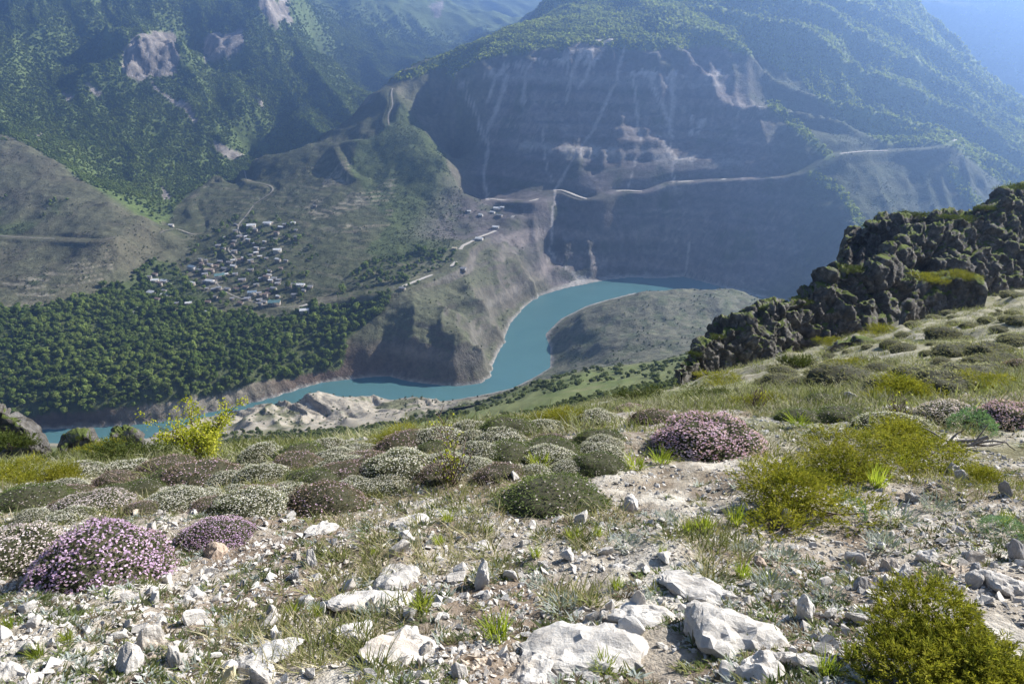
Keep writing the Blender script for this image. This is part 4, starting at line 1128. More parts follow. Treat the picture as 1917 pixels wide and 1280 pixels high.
def juniper(px, py, w, h, label, kinds=None, depth=.75, P=None, group=None, name='juniper_shrub'):
    kinds = kinds or JUN
    if P is None: P = place(px, py)
    D = depth_of(P); W = w * D / FPX * .5
    cx, cyy = back(P, W * depth * .7)
    z = ground(cx, cyy) if group != 'crag' else P[2]
    e = link(name, None, loc=(cx, cyy, z), label=label, cat='shrub', group='junipers on the crags' if group == 'crag' else (group or 'junipers on the slope'))
    hh = h * D / FPX
    e.scale = (W, W * depth, max(hh * .75, W * .3)); e.rotation_euler = (0, 0, R.uniform(-.4, .4))
    f, s_ = kinds[R.randrange(len(kinds))]
    link('foliage', f, parent=e); link('stems', s_, parent=e)
    return e
JBIG = juniper_mesh('juniper_near', gr, 2600, 20, .055, .0115, M_jun, 9, .15)
juniper(1790, 1330, 440, 200, 'bright yellow green juniper shrub with dark hollows beside the white slabs', [JBIG], 1.0)
juniper(1475, 992, 350, 140, 'large sprawling yellow green juniper lying on the gravel', [JUN[0]], .8)
juniper(1560, 915, 320, 95, 'sprawling juniper mat joined behind the large one', [JUN[1]], .8)
juniper(1730, 895, 290, 80, 'flat olive juniper mat below the dead branch', [JUN[2]], .8)
juniper(1690, 845, 200, 75, 'upright bushy juniper in front of the white blossoming dome')
juniper(1845, 905, 120, 60, 'low juniper sprig beside the standing grey stones')
juniper(1030, 800, 150, 52, 'golden yellow juniper standing on the brow of the slope', [JUN[1]])
juniper(1690, 755, 175, 68, 'dark hearted green juniper bush on the grassy bank', [JUN[0]])
juniper(1860, 735, 150, 42, 'long low green juniper beside the grey slope', [JUN[2]])
juniper(1420, 765, 120, 34, 'olive low juniper patch on the bank above the pink dome', [JUN[1]])
juniper(1330, 750, 150, 30, 'green low bush patch at the brow near the crag foot', JUND)
juniper(1200, 752, 110, 34, 'dark green low bush at the brow beside the golden juniper', JUND)
juniper(30, 905, 150, 80, 'rusty olive juniper bush below the overhanging boulder', [JUN[2]])
juniper(120, 905, 130, 60, 'brownish olive juniper bush among the grass left of the green bank', [JUN[0]])
juniper(250, 870, 190, 66, 'dense green bush bank between the rocks and the yellow green tree', JUND)
juniper(170, 862, 120, 44, 'fresh green bush against the pale rock knob', [JUN[1]])
juniper(120, 868, 90, 36, 'small green bush at the foot of the overhanging boulder', JUND)
juniper(730, 835, 130, 36, 'bright green shrub on the brow left of the bare sapling', [JUN[1]])
juniper(345, 855, 130, 40, 'green thicket behind the yellow green tree', JUND)

# --- yellow-green tree at the brow
M_yleaf = leafy('young_leaves', (.24, .27, .03), (.48, .47, .08), .5, objrand=.05, scale=2)
P = place(368, 868); D = depth_of(P); sc = 150 * D / FPX / 2
t_ = link('young_tree', None, loc=(P[0], P[1] + .2, P[2]), label='small spreading tree with bright yellow green leaves on the brow', cat='tree')
t_.scale = (sc, sc, sc)
paths = []; tips = []
yr = np.random.default_rng(3)
for k in range(9):
    a = k * .7 + yr.normal() * .2; q = yr.uniform(.55, 1.0); tip = np.array([math.cos(a) * q, math.sin(a) * q * .8, yr.uniform(.5, 1.1)])
    Q = limb((yr.normal() * .03, yr.normal() * .03, -.08), tip, .07, yr, 6); paths.append((Q, np.linspace(.035, .010, 6)))
    for m_ in range(5):
        b0 = Q[2 + m_ % 3]; tp = b0 + (Q[-1] - Q[0]) * .35 + yr.normal(size=3) * .22
        q2 = limb(b0, tp, .03, yr, 4); paths.append((q2, np.linspace(.012, .004, 4))); tips += [q2[1], q2[2], q2[3]]
    tips += [Q[-1], Q[-2], Q[-3]]
link('branches', tube_mesh('young_tree_branches', paths, M_twig, 5), parent=t_)
tips = np.array(tips); n = 4200
ci = yr.integers(0, len(tips), n); Pq = tips[ci] + yr.normal(size=(n, 3)) * np.array([.075, .075, .06])
V, F = quads(Pq, rand_dirs(n, yr), rand_dirs(n, yr), yr.uniform(.032, .055, n), yr.uniform(.038, .065, n))
ym = raw_mesh('young_tree_leaves', V, F, False); ym.materials.append(M_yleaf); link('crown', ym, parent=t_)

# --- bare twiggy shrubs and sapling
def twigs(px, py, h, n, spread, label, name='twiggy_shrub', leafn=0):
    P = place(px, py); D = depth_of(P); H = h * D / FPX
    e = link(name, None, loc=tuple(P), label=label, cat='shrub')
    ps, tp = [], []
    for k in range(n):
        q = limb((yr.normal() * .02, yr.normal() * .02, -.04), (yr.normal() * spread * H, yr.normal() * spread * H, H * yr.uniform(.6, 1.05)), .05 * H, yr, 6)
        ps.append((q, np.linspace(.012 * H + .002, .002, 6))); tp += list(q[2:])
        for m_ in range(3):
            b0 = q[2 + m_]; q2 = limb(b0, b0 + np.array([yr.normal() * .14, yr.normal() * .14, .22]) * H, .02 * H, yr, 3); ps.append((q2, np.linspace(.005, .0015, 3))); tp += list(q2)
    link('twigs', tube_mesh(name + '_twigs', ps, M_twig, 4), parent=e)
    if leafn:
        tp = np.array(tp); ci = yr.integers(0, len(tp), leafn); V, F = quads(tp[ci] + yr.normal(size=(leafn, 3)) * .02 * H, rand_dirs(leafn, yr), rand_dirs(leafn, yr), np.full(leafn, .016), np.full(leafn, .022))
        m_ = raw_mesh(name + '_leaves', V, F, False); m_.materials.append(M_yleaf); link('leaves', m_, parent=e)
twigs(845, 905, 85, 16, .28, 'bare reddish twiggy shrub with a few young leaves beside the white frosted cushion', leafn=160)
twigs(833, 840, 85, 3, .10, 'thin bare sapling standing up at the brow against the tufted slope', 'sapling', 30)
twigs(1675, 790, 60, 14, .3, 'bare twiggy bush on the grassy bank behind the white dome', leafn=60)
twigs(1410, 770, 50, 14, .35, 'straggly grey twiggy bush at the bank left of the flat white stone', leafn=80)
twigs(255, 905, 45, 8, .5, 'dead leaning stalks in the grass below the green bush bank')

# dead branch
P = place(1800, 842); D = depth_of(P)
e = link('dead_branch', None, loc=tuple(P), label='grey forked dead branch lying before the pink cushion', cat='branch')
u_ = D / FPX
ps = [(limb((-70 * u_, 0, .02), (60 * u_, .1, .06), .04, yr, 7), np.linspace(.012, .018, 7))]
for a, b in (((-25, .02), (-5, 45)), ((0, .03), (40, 55)), ((20, .04), (75, 20)), ((-10, .03), (-55, 18)), ((30, 8), (100, 10)), ((5, .03), (18, 40))):
    ps.append((limb((a[0] * u_, .03, a[1] * (u_ if a[1] > 1 else 1)), (b[0] * u_, yr.normal() * .1, b[1] * u_), .03, yr, 6), np.linspace(.012, .003, 6)))
link('branch_wood', tube_mesh('dead_branch', ps, simple('dead_wood', (.26, .24, .22), .9, (.15, .13, .12), 25), 5), parent=e)

# blue-green herb clumps, silver herbs, fresh grass tufts
M_herb = leafy('blue_green_leaves', (.09, .16, .09), (.19, .28, .17), .35, objrand=.1, scale=3)
HERB = cushion_leaves('herb_leaves', 301, 1500, M_herb, .16, .03)
SILV = [blades_mesh('silver_%d' % k, 110, .75, .55, .05, M_silver, .7) for k in range(2)]
LUSH = [blades_mesh('lush_%d' % k, 90, .45, 1.0, .05, M_lush, .45) for k in range(3)]
def clump(px, py, w, h, mesh, name, label, cat, group, part):
    P = place(px, py); D = depth_of(P); W = w * D / FPX * .5
    e = link(name, mesh, loc=(P[0], P[1] + W * .4, P[2] - .005), label=label, cat=cat, group=group)
    e.scale = (W, W, h * D / FPX); e.rotation_euler = (0, 0, R.uniform(0, 6.28)); return e
clump(1828, 815, 80, 42, HERB, 'herb_clump', 'blue green ferny herb clump beside the pale cushion', 'herb', None, None)
clump(1590, 970, 70, 40, HERB, 'herb_clump', 'grey green ferny herb clump at the foot of the large juniper', 'herb', None, None)
clump(1890, 1010, 80, 30, HERB, 'herb_clump', 'grey green herb clump near the small violet flower', 'herb', None, None)
for px, py, w, h in ((790, 1148, 60, 36), (932, 1205, 75, 50), (1130, 1260, 60, 30), (122, 1203, 34, 24), (62, 1235, 40, 28), (545, 1152, 34, 22), (592, 1155, 34, 24), (1003, 1045, 32, 26), (1075, 1012, 40, 20), (1120, 1005, 30, 18), (1155, 1105, 34, 24), (1395, 1085, 50, 34), (1435, 1090, 40, 22), (1648, 915, 52, 42), (838, 978, 34, 20), (1322, 1000, 60, 34), (1380, 985, 50, 34), (1290, 1000, 34, 24), (1500, 800, 60, 14), (1555, 1270, 60, 46), (1600, 1240, 50, 40), (820, 1020, 30, 16), (1885, 980, 34, 24), (915, 1000, 30, 16), (1240, 1040, 24, 20), (10, 1180, 30, 30), (700, 1040, 24, 14), (1700, 870, 50, 26), (1375, 820, 40, 24), (1010, 880, 60, 26), (1240, 870, 60, 22), (1190, 880, 60, 20)):
    clump(px, py, w * 1.15, h * .95, LUSH[R.randrange(3)], 'grass_tuft', 'bright yellow green grass tuft on the gravel', 'grass', 'fresh grass tufts', None)
for px, py, w, h in ((1450, 1110, 90, 30), (1690, 985, 90, 26), (1470, 1060, 80, 24), (1660, 1030, 80, 26), (1180, 1030, 70, 20), (1050, 1150, 80, 26), (700, 1165, 90, 22), (1560, 1130, 70, 24), (1250, 980, 60, 18), (1760, 960, 70, 22), (1400, 1040, 60, 18), (780, 1080, 50, 14), (1010, 1105, 60, 22)):
    clump(px, py, w, h * 1.3, SILV[R.randrange(2)], 'silver_herb', 'silvery grey herb patch on the stony ground', 'herb', 'silvery herb patches', None)

# ------------------------------------------------------------------ stones
def limestone(name, rust=(.42, .30, .18)):
    m, nt, b = nmat(name)
    b.inputs['Roughness'].default_value = .88; b.inputs['Specular IOR Level'].default_value = .2
    geo = add(nt, 'ShaderNodeNewGeometry'); tc = add(nt, 'ShaderNodeTexCoord'); oi = add(nt, 'ShaderNodeObjectInfo')
    n1 = add(nt, 'ShaderNodeTexNoise', Scale=7.0, Detail=6.0, Roughness=.65); nt.links.new(geo.outputs['Position'], n1.inputs['Vector'])
    rp = add(nt, 'ShaderNodeValToRGB'); e = rp.color_ramp.elements
    e[0].position = .25; e[0].color = (.25, .23, .21, 1); e[1].position = .72; e[1].color = (.56, .54, .505, 1)
    q = rp.color_ramp.elements.new(.45); q.color = (.43, .405, .375, 1)
    nt.links.new(n1.outputs['Fac'], rp.inputs['Fac'])
    n2 = add(nt, 'ShaderNodeTexNoise', Scale=2.3, Detail=3.0); nt.links.new(geo.outputs['Position'], n2.inputs['Vector'])
    r2 = add(nt, 'ShaderNodeValToRGB'); r2.color_ramp.elements[0].position = .60; r2.color_ramp.elements[1].position = .72
    nt.links.new(n2.outputs['Fac'], r2.inputs['Fac'])
    sc_ = add(nt, 'ShaderNodeMath', operation='MULTIPLY'); sc_.inputs[1].default_value = .55; nt.links.new(r2.outputs['Color'], sc_.inputs[0])
    mx = add(nt, 'ShaderNodeMixRGB'); mx.inputs['Color2'].default_value = (*rust, 1)
    nt.links.new(sc_.outputs[0], mx.inputs['Fac']); nt.links.new(rp.outputs['Color'], mx.inputs['Color1'])
    mr = add(nt, 'ShaderNodeMapRange'); mr.inputs['To Min'].default_value = .88; mr.inputs['To Max'].default_value = 1.06; nt.links.new(oi.outputs['Random'], mr.inputs['Value'])
    hs = add(nt, 'ShaderNodeHueSaturation'); nt.links.new(mx.outputs['Color'], hs.inputs['Color']); nt.links.new(mr.outputs['Result'], hs.inputs['Value'])
    nt.links.new(hs.outputs['Color'], b.inputs['Base Color'])
    n3 = add(nt, 'ShaderNodeTexNoise', Scale=22.0, Detail=7.0, Roughness=.7); nt.links.new(geo.outputs['Position'], n3.inputs['Vector'])
    vo = add(nt, 'ShaderNodeTexVoronoi', Scale=9.0, feature='DISTANCE_TO_EDGE'); nt.links.new(geo.outputs['Position'], vo.inputs['Vector'])
    bp = add(nt, 'ShaderNodeBump', Strength=.55, Distance=.03); nt.links.new(n3.outputs['Fac'], bp.inputs['Height'])
    nt.links.new(bp.outputs['Normal'], b.inputs['Normal'])
    return m
M_lime = limestone('limestone')
M_rust = simple('rusty_stone', (.34, .25, .19), .9, (.46, .38, .31), 9, .4)
M_ylw = simple('ochre_stone', (.56, .48, .27), .9, (.62, .56, .40), 9, .4)
M_greyst = simple('grey_stone', (.22, .21, .21), .9, (.33, .32, .31), 9, .4)
def stone_mesh(name, rng, npts, flat, mat, rough=0, jag=.1):
    bm = bmesh.new()
    for k in range(npts):
        d = rng.normal(size=3); d /= np.linalg.norm(d); d = d * rng.uniform(.8, 1.0) * np.array([1, rng.uniform(.7, 1), flat])
        bm.verts.new(d)
    res = bmesh.ops.convex_hull(bm, input=bm.verts)
    bmesh.ops.delete(bm, geom=[g for g in res['geom_interior'] if isinstance(g, bmesh.types.BMVert)], context='VERTS')
    if rough:
        bmesh.ops.dissolve_limit(bm, angle_limit=.25, verts=bm.verts, edges=bm.edges)
        bmesh.ops.bevel(bm, geom=list(bm.edges), offset=.045, segments=1, affect='EDGES', profile=.6)
        bmesh.ops.triangulate(bm, faces=bm.faces)
        for _ in range(rough):
            bmesh.ops.subdivide_edges(bm, edges=[e_ for e_ in bm.edges if e_.calc_length() > .14], cuts=1, use_grid_fill=True)
            bmesh.ops.triangulate(bm, faces=bm.faces)
        P = np.array([v.co[:] for v in bm.verts]); sd = int(rng.integers(1000))
        dd = jag * (fbm3(P[:, 0] * 2.2 + sd, P[:, 1] * 2.2, P[:, 2] * 2.6, 4, sd) + .6 * (1 - 2 * np.abs(vnoise3(P[:, 0] * 4 + sd, P[:, 1] * 4, P[:, 2] * 4, sd + 5))))
        bm.normal_update()
        for v, q in zip(bm.verts, dd): v.co += v.normal * float(q)
    me = bpy.data.meshes.new(name); bm.to_mesh(me); bm.free(); me.materials.append(mat)
    if rough:
        for p in me.polygons: p.use_smooth = False
    return me
sr = np.random.default_rng(21)
PEB = [stone_mesh('pebble_%d' % k, sr, 9, sr.uniform(.4, .75), M_lime) for k in range(8)]
STONES = [stone_mesh('stone_%d' % k, sr, 11, sr.uniform(.45, .8), M_lime, 1, .05) for k in range(8)]
ROCKS = [stone_mesh('rock_%d' % k, sr, 12, sr.uniform(.45, .8), M_lime, 3, .07) for k in range(5)]
SLABS = [stone_mesh('slab_%d' % k, sr, 14, sr.uniform(.28, .42), M_lime, 3, .10) for k in range(6)]
def stone(px, py, w, h, mesh, name, label, cat, group=None, mat=None, sink=.3, tilt=.35, yaw=None):
    P = place(px, py); D = depth_of(P); W = w * D / FPX * .5; H = h * D / FPX
    zmax = max(v.co.z for v in mesh.vertices)
    if mat is not None:
        mesh = mesh.copy(); mesh.materials.clear(); mesh.materials.append(mat)
    n_ = slope_n(P[0], P[1], .3)
    bx_, by_ = back(P, W * .55)
    e = link(name, mesh, loc=(bx_, by_, 0), label=label, cat=cat, group=group)
    k = H / (zmax * 1.25)
    e.scale = (W * 1.05, W * .85, k)
    e.location.z = ground(bx_, by_) + k * zmax * (.55 - sink)
    e.rotation_mode = 'QUATERNION'
    e.rotation_quaternion = Vector((0, 0, 1)).rotation_difference((n_ + Vector((R.uniform(-tilt, tilt), R.uniform(-tilt, tilt), .6))).normalized()) @ Matrix.Rotation(R.uniform(0, 6.28) if yaw is None else yaw, 3, 'Z').to_quaternion()
    return e
big = [
    (1290, 1130, 200, 70, 'broad flat white limestone slab split by two straight cracks'),
    (1360, 1225, 320, 120, 'largest rugged white limestone slab of the ledge beside the juniper'),
    (1110, 1265, 330, 85, 'wide low white limestone ledge with pebbles in its hollows'),
    (1200, 1180, 170, 60, 'white limestone block between the cracked slab and the low ledge'),
    (1420, 1280, 140, 90, 'grey white jagged limestone block on the ledge'),
    (745, 1250, 215, 90, 'smooth pale slab with a rounded edge among the gravel'),
    (690, 1160, 200, 55, 'buff tilted slab with lavender stems growing before it'),
    (655, 1205, 150, 60, 'white rock slab wedged beneath the buff tilted slab'),
    (740, 1108, 140, 45, 'long white slab half buried in gravel beside a bright grass tuft'),
    (515, 1255, 170, 60, 'low white slab with a broken corner beside small chips'),
    (770, 990, 115, 26, 'long low white slab in the gravel in front of the white frosted cushion'),
    (600, 1000, 90, 30, 'white slab pile at the foot of the brownish cushion'),
    (1500, 1262, 130, 70, 'white layered slab between the ledge and the yellow green juniper'),
    (1870, 1110, 130, 50, 'pale rounded outcrop behind the yellow green juniper'),
    (900, 1030, 62, 26, 'rounded white slab peeping out of the gravel'),
    (1000, 1280, 150, 60, 'white ledge corner at the foot of the low ledge'),
    (15, 1275, 90, 55, 'grey white slab beside a tiny bright grass tuft'),
]
for k, (px, py, w, h, lb) in enumerate(big):
    stone(px, py, w * 1.02, h * .5, SLABS[k % 6], 'limestone_slab', lb, 'rock', 'limestone slabs of the ledge', sink=.35, tilt=.12)
mid = [
    (248, 1258, 56, 52, 'white wedge shaped rock standing on small chips', None), (292, 1218, 60, 44, 'blocky white rock with a rusty corner behind the white wedge', None),
    (903, 1100, 46, 44, 'cube like white rock with a grey shaded face, alone on the gravel', None), (365, 1122, 50, 24, 'leaning white flake on the gravel by the large mauve cushion', None),
    (312, 1092, 44, 20, 'low white pyramid stone in front of the large mauve cushion', None), (405, 1045, 52, 28, 'reddish brown stone between the two mauve cushions', M_rust),
    (586, 1060, 24, 30, 'narrow upright white stone on the gravel', None), (1192, 1150, 44, 46, 'cream blocky stone beside the cracked slab', None),
    (1735, 1052, 56, 20, 'thin flat white plate lying before a silvery herb', None), (1690, 1092, 40, 34, 'square white block on the stony ground right of the ledge', None),
    (1612, 1105, 44, 26, 'grey rounded flake near the layered slab', M_greyst), (1660, 1068, 40, 24, 'pale grey split stone near the square white block', None),
    (1818, 1098, 52, 28, 'boxy grey white stone before the rounded outcrop', None), (1705, 942, 34, 22, 'dark grey stone beneath the juniper mat', M_greyst),
    (1795, 902, 40, 24, 'leaning pale stone under the flat olive juniper mat', None), (1880, 928, 30, 28, 'grey standing stone beside the juniper sprig', M_greyst),
    (1467, 985, 26, 34, 'pointed white stone standing against the large juniper', None), (1505, 1160, 54, 46, 'white pitted rock left of the yellow green juniper', None),
    (432, 1278, 36, 34, 'ochre yellow stone at the foot of the low white slab', M_ylw), (490, 1278, 60, 30, 'white broken block beside the ochre stone', None),
    (555, 1085, 30, 16, 'small grey chip stone on the gravel near the narrow upright one', M_greyst), (1830, 1075, 40, 20, 'flat grey flake above the boxy stone', M_greyst),
    (1900, 1050, 40, 40, 'smooth grey boulder tip among herbs', M_greyst), (330, 1245, 40, 36, 'greyish split stone right of the white wedge', None),
    (1590, 745, 28, 10, 'flat white stone lying in the grass of the bank', None), (962, 900, 26, 16, 'grey white stone left of the broad grassy cushion', None),
    (1185, 955, 55, 22, 'low white stone right of the broad grassy cushion', None), (510, 1160, 36, 28, 'white corner stone beside the two small bright tufts', None),
    (1130, 1160, 34, 18, 'low cream stone near the blocky cream one', None), (860, 1270, 40, 30, 'rounded white stone right of the smooth pale slab', None),
    (800, 1230, 40, 30, 'white block against the smooth pale slab', None), (1010, 890, 22, 12, 'small pale stone behind the broad grassy cushion', None),
    (1420, 1060, 40, 18, 'pale brown flat stone among silvery herbs', M_rust), (1780, 890, 34, 26, 'white grey angular stone on the juniper mat', None),
]
for k, (px, py, w, h, lb, m_) in enumerate(mid):
    stone(px, py, w, h, ROCKS[k % 5], 'limestone_rock', lb, 'rock', 'loose rocks on the slope', mat=m_, sink=.18, tilt=.5)
for k in range(190):
    py = 1278 - 330 * R.random() ** 1.3; px = R.uniform(5, 1912)
    if py > 1130 and px > 1620: continue
    P = place(px, py); D = depth_of(P); w = R.choice((.035, .04, .05, .06, .08)) * FPX / D * R.uniform(.7, 1.3)
    stone(px, py, w * 1.3, w * R.uniform(.4, .7), STONES[k % 8], 'limestone_stone', 'small angular white stone lying loose on the gravel', 'stone', 'small loose stones on the gravel', sink=.15, tilt=.4)

# gravel, dry grass
def spread(n, ymin, ymax, umax, power=1.0):
    yy = np.exp(NR.uniform(math.log(ymin), math.log(ymax), n)); xx = NR.uniform(-umax, umax, n) * (yy + .35 + .9 / (1 + .1 * yy))
    return xx, yy
xx, yy = spread(76000, .8, 9.5, 1.06)
dn = fbm2(xx / .5, yy / .5, 3, 401) + .5 * fbm2(xx / .1, yy / .1, 2, 403)
k = (dn > -.75 + .05 * yy); xx, yy = xx[k], yy[k]; n = len(xx)
zz = near.lookup(near.Z, xx, yy)
s = np.clip(NR.lognormal(-4.75, .5, n), .0035, .032) * (1 + .05 * yy)
scatter('gravel', np.c_[xx, yy, zz + s * .15], NR.uniform(0, 6.28, (n, 3)) * np.array([.12, .12, 1]), np.c_[s, s, s] * NR.uniform(.7, 1.3, (n, 3)), PEB, 'white and grey limestone gravel on the slope', 'gravel')
GT = [blades_mesh('grass_%d' % k, 16, .035, .055, .004, M_grass, .7) for k in range(4)] + [blades_mesh('straw_%d' % k, 12, .035, .055, .0036, M_straw, .9) for k in range(4)]
xx, yy = spread(54000, .9, 13, 1.06)
dn = fbm2(xx / .8, yy / .8, 3, 411) + .35 * fbm2(xx / .2, yy / .2, 2, 413)
k = (dn > .85 - .09 * np.minimum(yy, 9)) & (NR.random(len(yy)) < .4); xx, yy = xx[k], yy[k]; n = len(xx); print('grass', n)
zz = near.lookup(near.Z, xx, yy); s = NR.uniform(.6, 1.35, n) * (1 + .035 * yy)
scatter('dry_grass', np.c_[xx, yy, zz], np.c_[NR.normal(size=(n, 2)) * .15, NR.uniform(0, 6.28, n)], np.c_[s, s, s * NR.uniform(.6, 1.1, n)], GT, 'thin dry and green grass between the stones', 'grass')
HB = [blades_mesh('herb_%d' % k, 22, .03, .03, .008, m_, 1.0) for k, m_ in enumerate((M_cushg, M_silver, M_cushb, M_grass, M_cush))]
xx, yy = spread(20000, .9, 9, 1.06); dn = fbm2(xx / .35, yy / .35, 3, 415); k = dn > .05; xx, yy = xx[k], yy[k]; n = len(xx)
zz = near.lookup(near.Z, xx, yy); s = NR.uniform(.3, .8, n) * (1 + .06 * yy)
scatter('low_herbs', np.c_[xx, yy, zz], np.c_[NR.normal(size=(n, 2)) * .15, NR.uniform(0, 6.28, n)], np.c_[s, s, s * NR.uniform(.4, .8, n)], HB, 'tiny grey green herbs creeping between the stones', 'herb')
# long grass of the bank and the grey slope
M_bank = leafy('bank_grass', (.15, .17, .06), (.30, .31, .15), .45, objrand=.25, scale=.6)
M_greyg = leafy('grey_grass', (.19, .19, .12), (.34, .33, .23), .35, objrand=.2, scale=.6)
LG = [blades_mesh('bank_grass_%d' % k, 26, .16, .13, .009, M_bank, .7) for k in range(3)] + [blades_mesh('grey_grass_%d' % k, 26, .18, .10, .010, M_greyg, .9) for k in range(3)]
xx, yy = spread(60000, 4.5, 75, 1.02)
hx = project(np.stack([xx, yy, near.lookup(near.Z, xx, yy)], -1))
k = (hx[0] > -60) & (hx[0] < 1990) & (fbm2(xx / 1.6, yy / 1.6, 3, 421) > -.3) & (NR.random(len(xx)) < .45 * sstep(4.5, 10, yy)) & ((yy < 26) | (hx[0] > 1330))
xx, yy = xx[k], yy[k]; n = len(xx); print('long grass', n)
zz = near.lookup(near.Z, xx, yy); s = NR.uniform(.6, 1.3, n) * np.clip(.7 + .02 * yy, .7, 1.5)
scatter('slope_grass', np.c_[xx, yy, zz - .01], np.c_[NR.normal(size=(n, 2)) * .15, NR.uniform(0, 6.28, n)], np.c_[s * 1.2, s * 1.2, s * NR.uniform(.6, 1.1, n)], LG, 'grey green grass on the upper slope and bank', 'grass')
# dark tufts on the green slope above the river
xx, yy = spread(9000, 90, 560, 1.0)
hz = near.lookup(near.Z, xx, yy); hx = project(np.stack([xx, yy, hz], -1))
k = (hx[0] > 380) & (hx[0] < 1500) & (hx[1] > 640) & (hx[1] < 850) & (fbm2(xx / 45, yy / 45, 3, 431) > -.35); xx, yy, hz = xx[k], yy[k], hz[k]; n = len(xx); print('tufts', n)
s = NR.uniform(.5, 1.5, n) * (.7 + yy / 400)
scatter('slope_tufts', np.c_[xx, yy, hz - .1], np.c_[np.zeros((n, 2)), NR.uniform(0, 6.28, n)], np.c_[s, s, s * .75], BUSHES, 'dark shrubby tufts dotting the green slope above the river', 'scrub')
# ------------------------------------------------------------------ crags on the right
def crag_material():
    m, nt, b = nmat('crag_rock')
    b.inputs['Roughness'].default_value = .95; b.inputs['Specular IOR Level'].default_value = .15
    geo = add(nt, 'ShaderNodeNewGeometry')
    n1 = add(nt, 'ShaderNodeTexNoise', Scale=1.6, Detail=8.0, Roughness=.75); nt.links.new(geo.outputs['Position'], n1.inputs['Vector'])
    rp = add(nt, 'ShaderNodeValToRGB'); e = rp.color_ramp.elements
    e[0].position = .32; e[0].color = (.05, .046, .043, 1); e[1].position = .70; e[1].color = (.30, .285, .27, 1)
    q = e.new(.5); q.color = (.115, .108, .10, 1)
    nt.links.new(n1.outputs['Fac'], rp.inputs['Fac'])
    # moss and turf on ledges that face up
    sx = add(nt, 'ShaderNodeSeparateXYZ'); nt.links.new(geo.outputs['Normal'], sx.inputs[0])
    n2 = add(nt, 'ShaderNodeTexNoise', Scale=.9, Detail=4.0); nt.links.new(geo.outputs['Position'], n2.inputs['Vector'])
    ad = add(nt, 'ShaderNodeMath', operation='MULTIPLY_ADD'); ad.inputs[1].default_value = .9; nt.links.new(n2.outputs['Fac'], ad.inputs[0]); nt.links.new(sx.outputs['Z'], ad.inputs[2])
    r2 = add(nt, 'ShaderNodeValToRGB'); r2.color_ramp.elements[0].position = .98; r2.color_ramp.elements[1].position = 1.0
    mr = add(nt, 'ShaderNodeMapRange'); mr.inputs['From Min'].default_value = 1.22; mr.inputs['From Max'].default_value = 1.38
    nt.links.new(ad.outputs[0], mr.inputs['Value'])
    mx = add(nt, 'ShaderNodeMixRGB'); mx.inputs['Color2'].default_value = (.11, .14, .04, 1)
    nt.links.new(mr.outputs['Result'], mx.inputs['Fac']); nt.links.new(rp.outputs['Color'], mx.inputs['Color1']); nt.links.new(mx.outputs['Color'], b.inputs['Base Color'])
    nt.nodes.remove(r2)
    n3 = add(nt, 'ShaderNodeTexNoise', Scale=5.0, Detail=8.0, Roughness=.75); nt.links.new(geo.outputs['Position'], n3.inputs['Vector'])
    bp = add(nt, 'ShaderNodeBump', Strength=.9, Distance=.25); nt.links.new(n3.outputs['Fac'], bp.inputs['Height']); nt.links.new(bp.outputs['Normal'], b.inputs['Normal'])
    return m
M_crag = crag_material()
def facets(x, y, z, seed):
    """angular blocks: every cell is its own tilted plane"""
    ix, iy, iz = np.floor(x), np.floor(y), np.floor(z)
    best = np.full(x.shape, 9e9); sec = np.full(x.shape, 9e9); val = np.zeros(x.shape)
    for dx in (-1, 0, 1):
        for dy in (-1, 0, 1):
            for dz in (-1, 0, 1):
                cx, cy_, cz = ix + dx, iy + dy, iz + dz
                px_ = cx + _hash(cx, cy_, cz, seed); py_ = cy_ + _hash(cx, cy_, cz, seed + 1); pz_ = cz + _hash(cx, cy_, cz, seed + 2)
                d = (x - px_) ** 2 + (y - py_) ** 2 + (z - pz_) ** 2
                v = (_hash(cx, cy_, cz, seed + 3) - .5) * 1.3 + 1.1 * ((_hash(cx, cy_, cz, seed + 4) - .5) * (x - px_) + (_hash(cx, cy_, cz, seed + 5) - .5) * (y - py_) + (_hash(cx, cy_, cz, seed + 6) - .5) * (z - pz_))
                m = d < best
                sec = np.where(m, best, np.minimum(sec, d)); val = np.where(m, v, val); best = np.where(m, d, best)
    crack = sstep(.09, .0, np.sqrt(sec) - np.sqrt(best))
    return val - .35 * crack
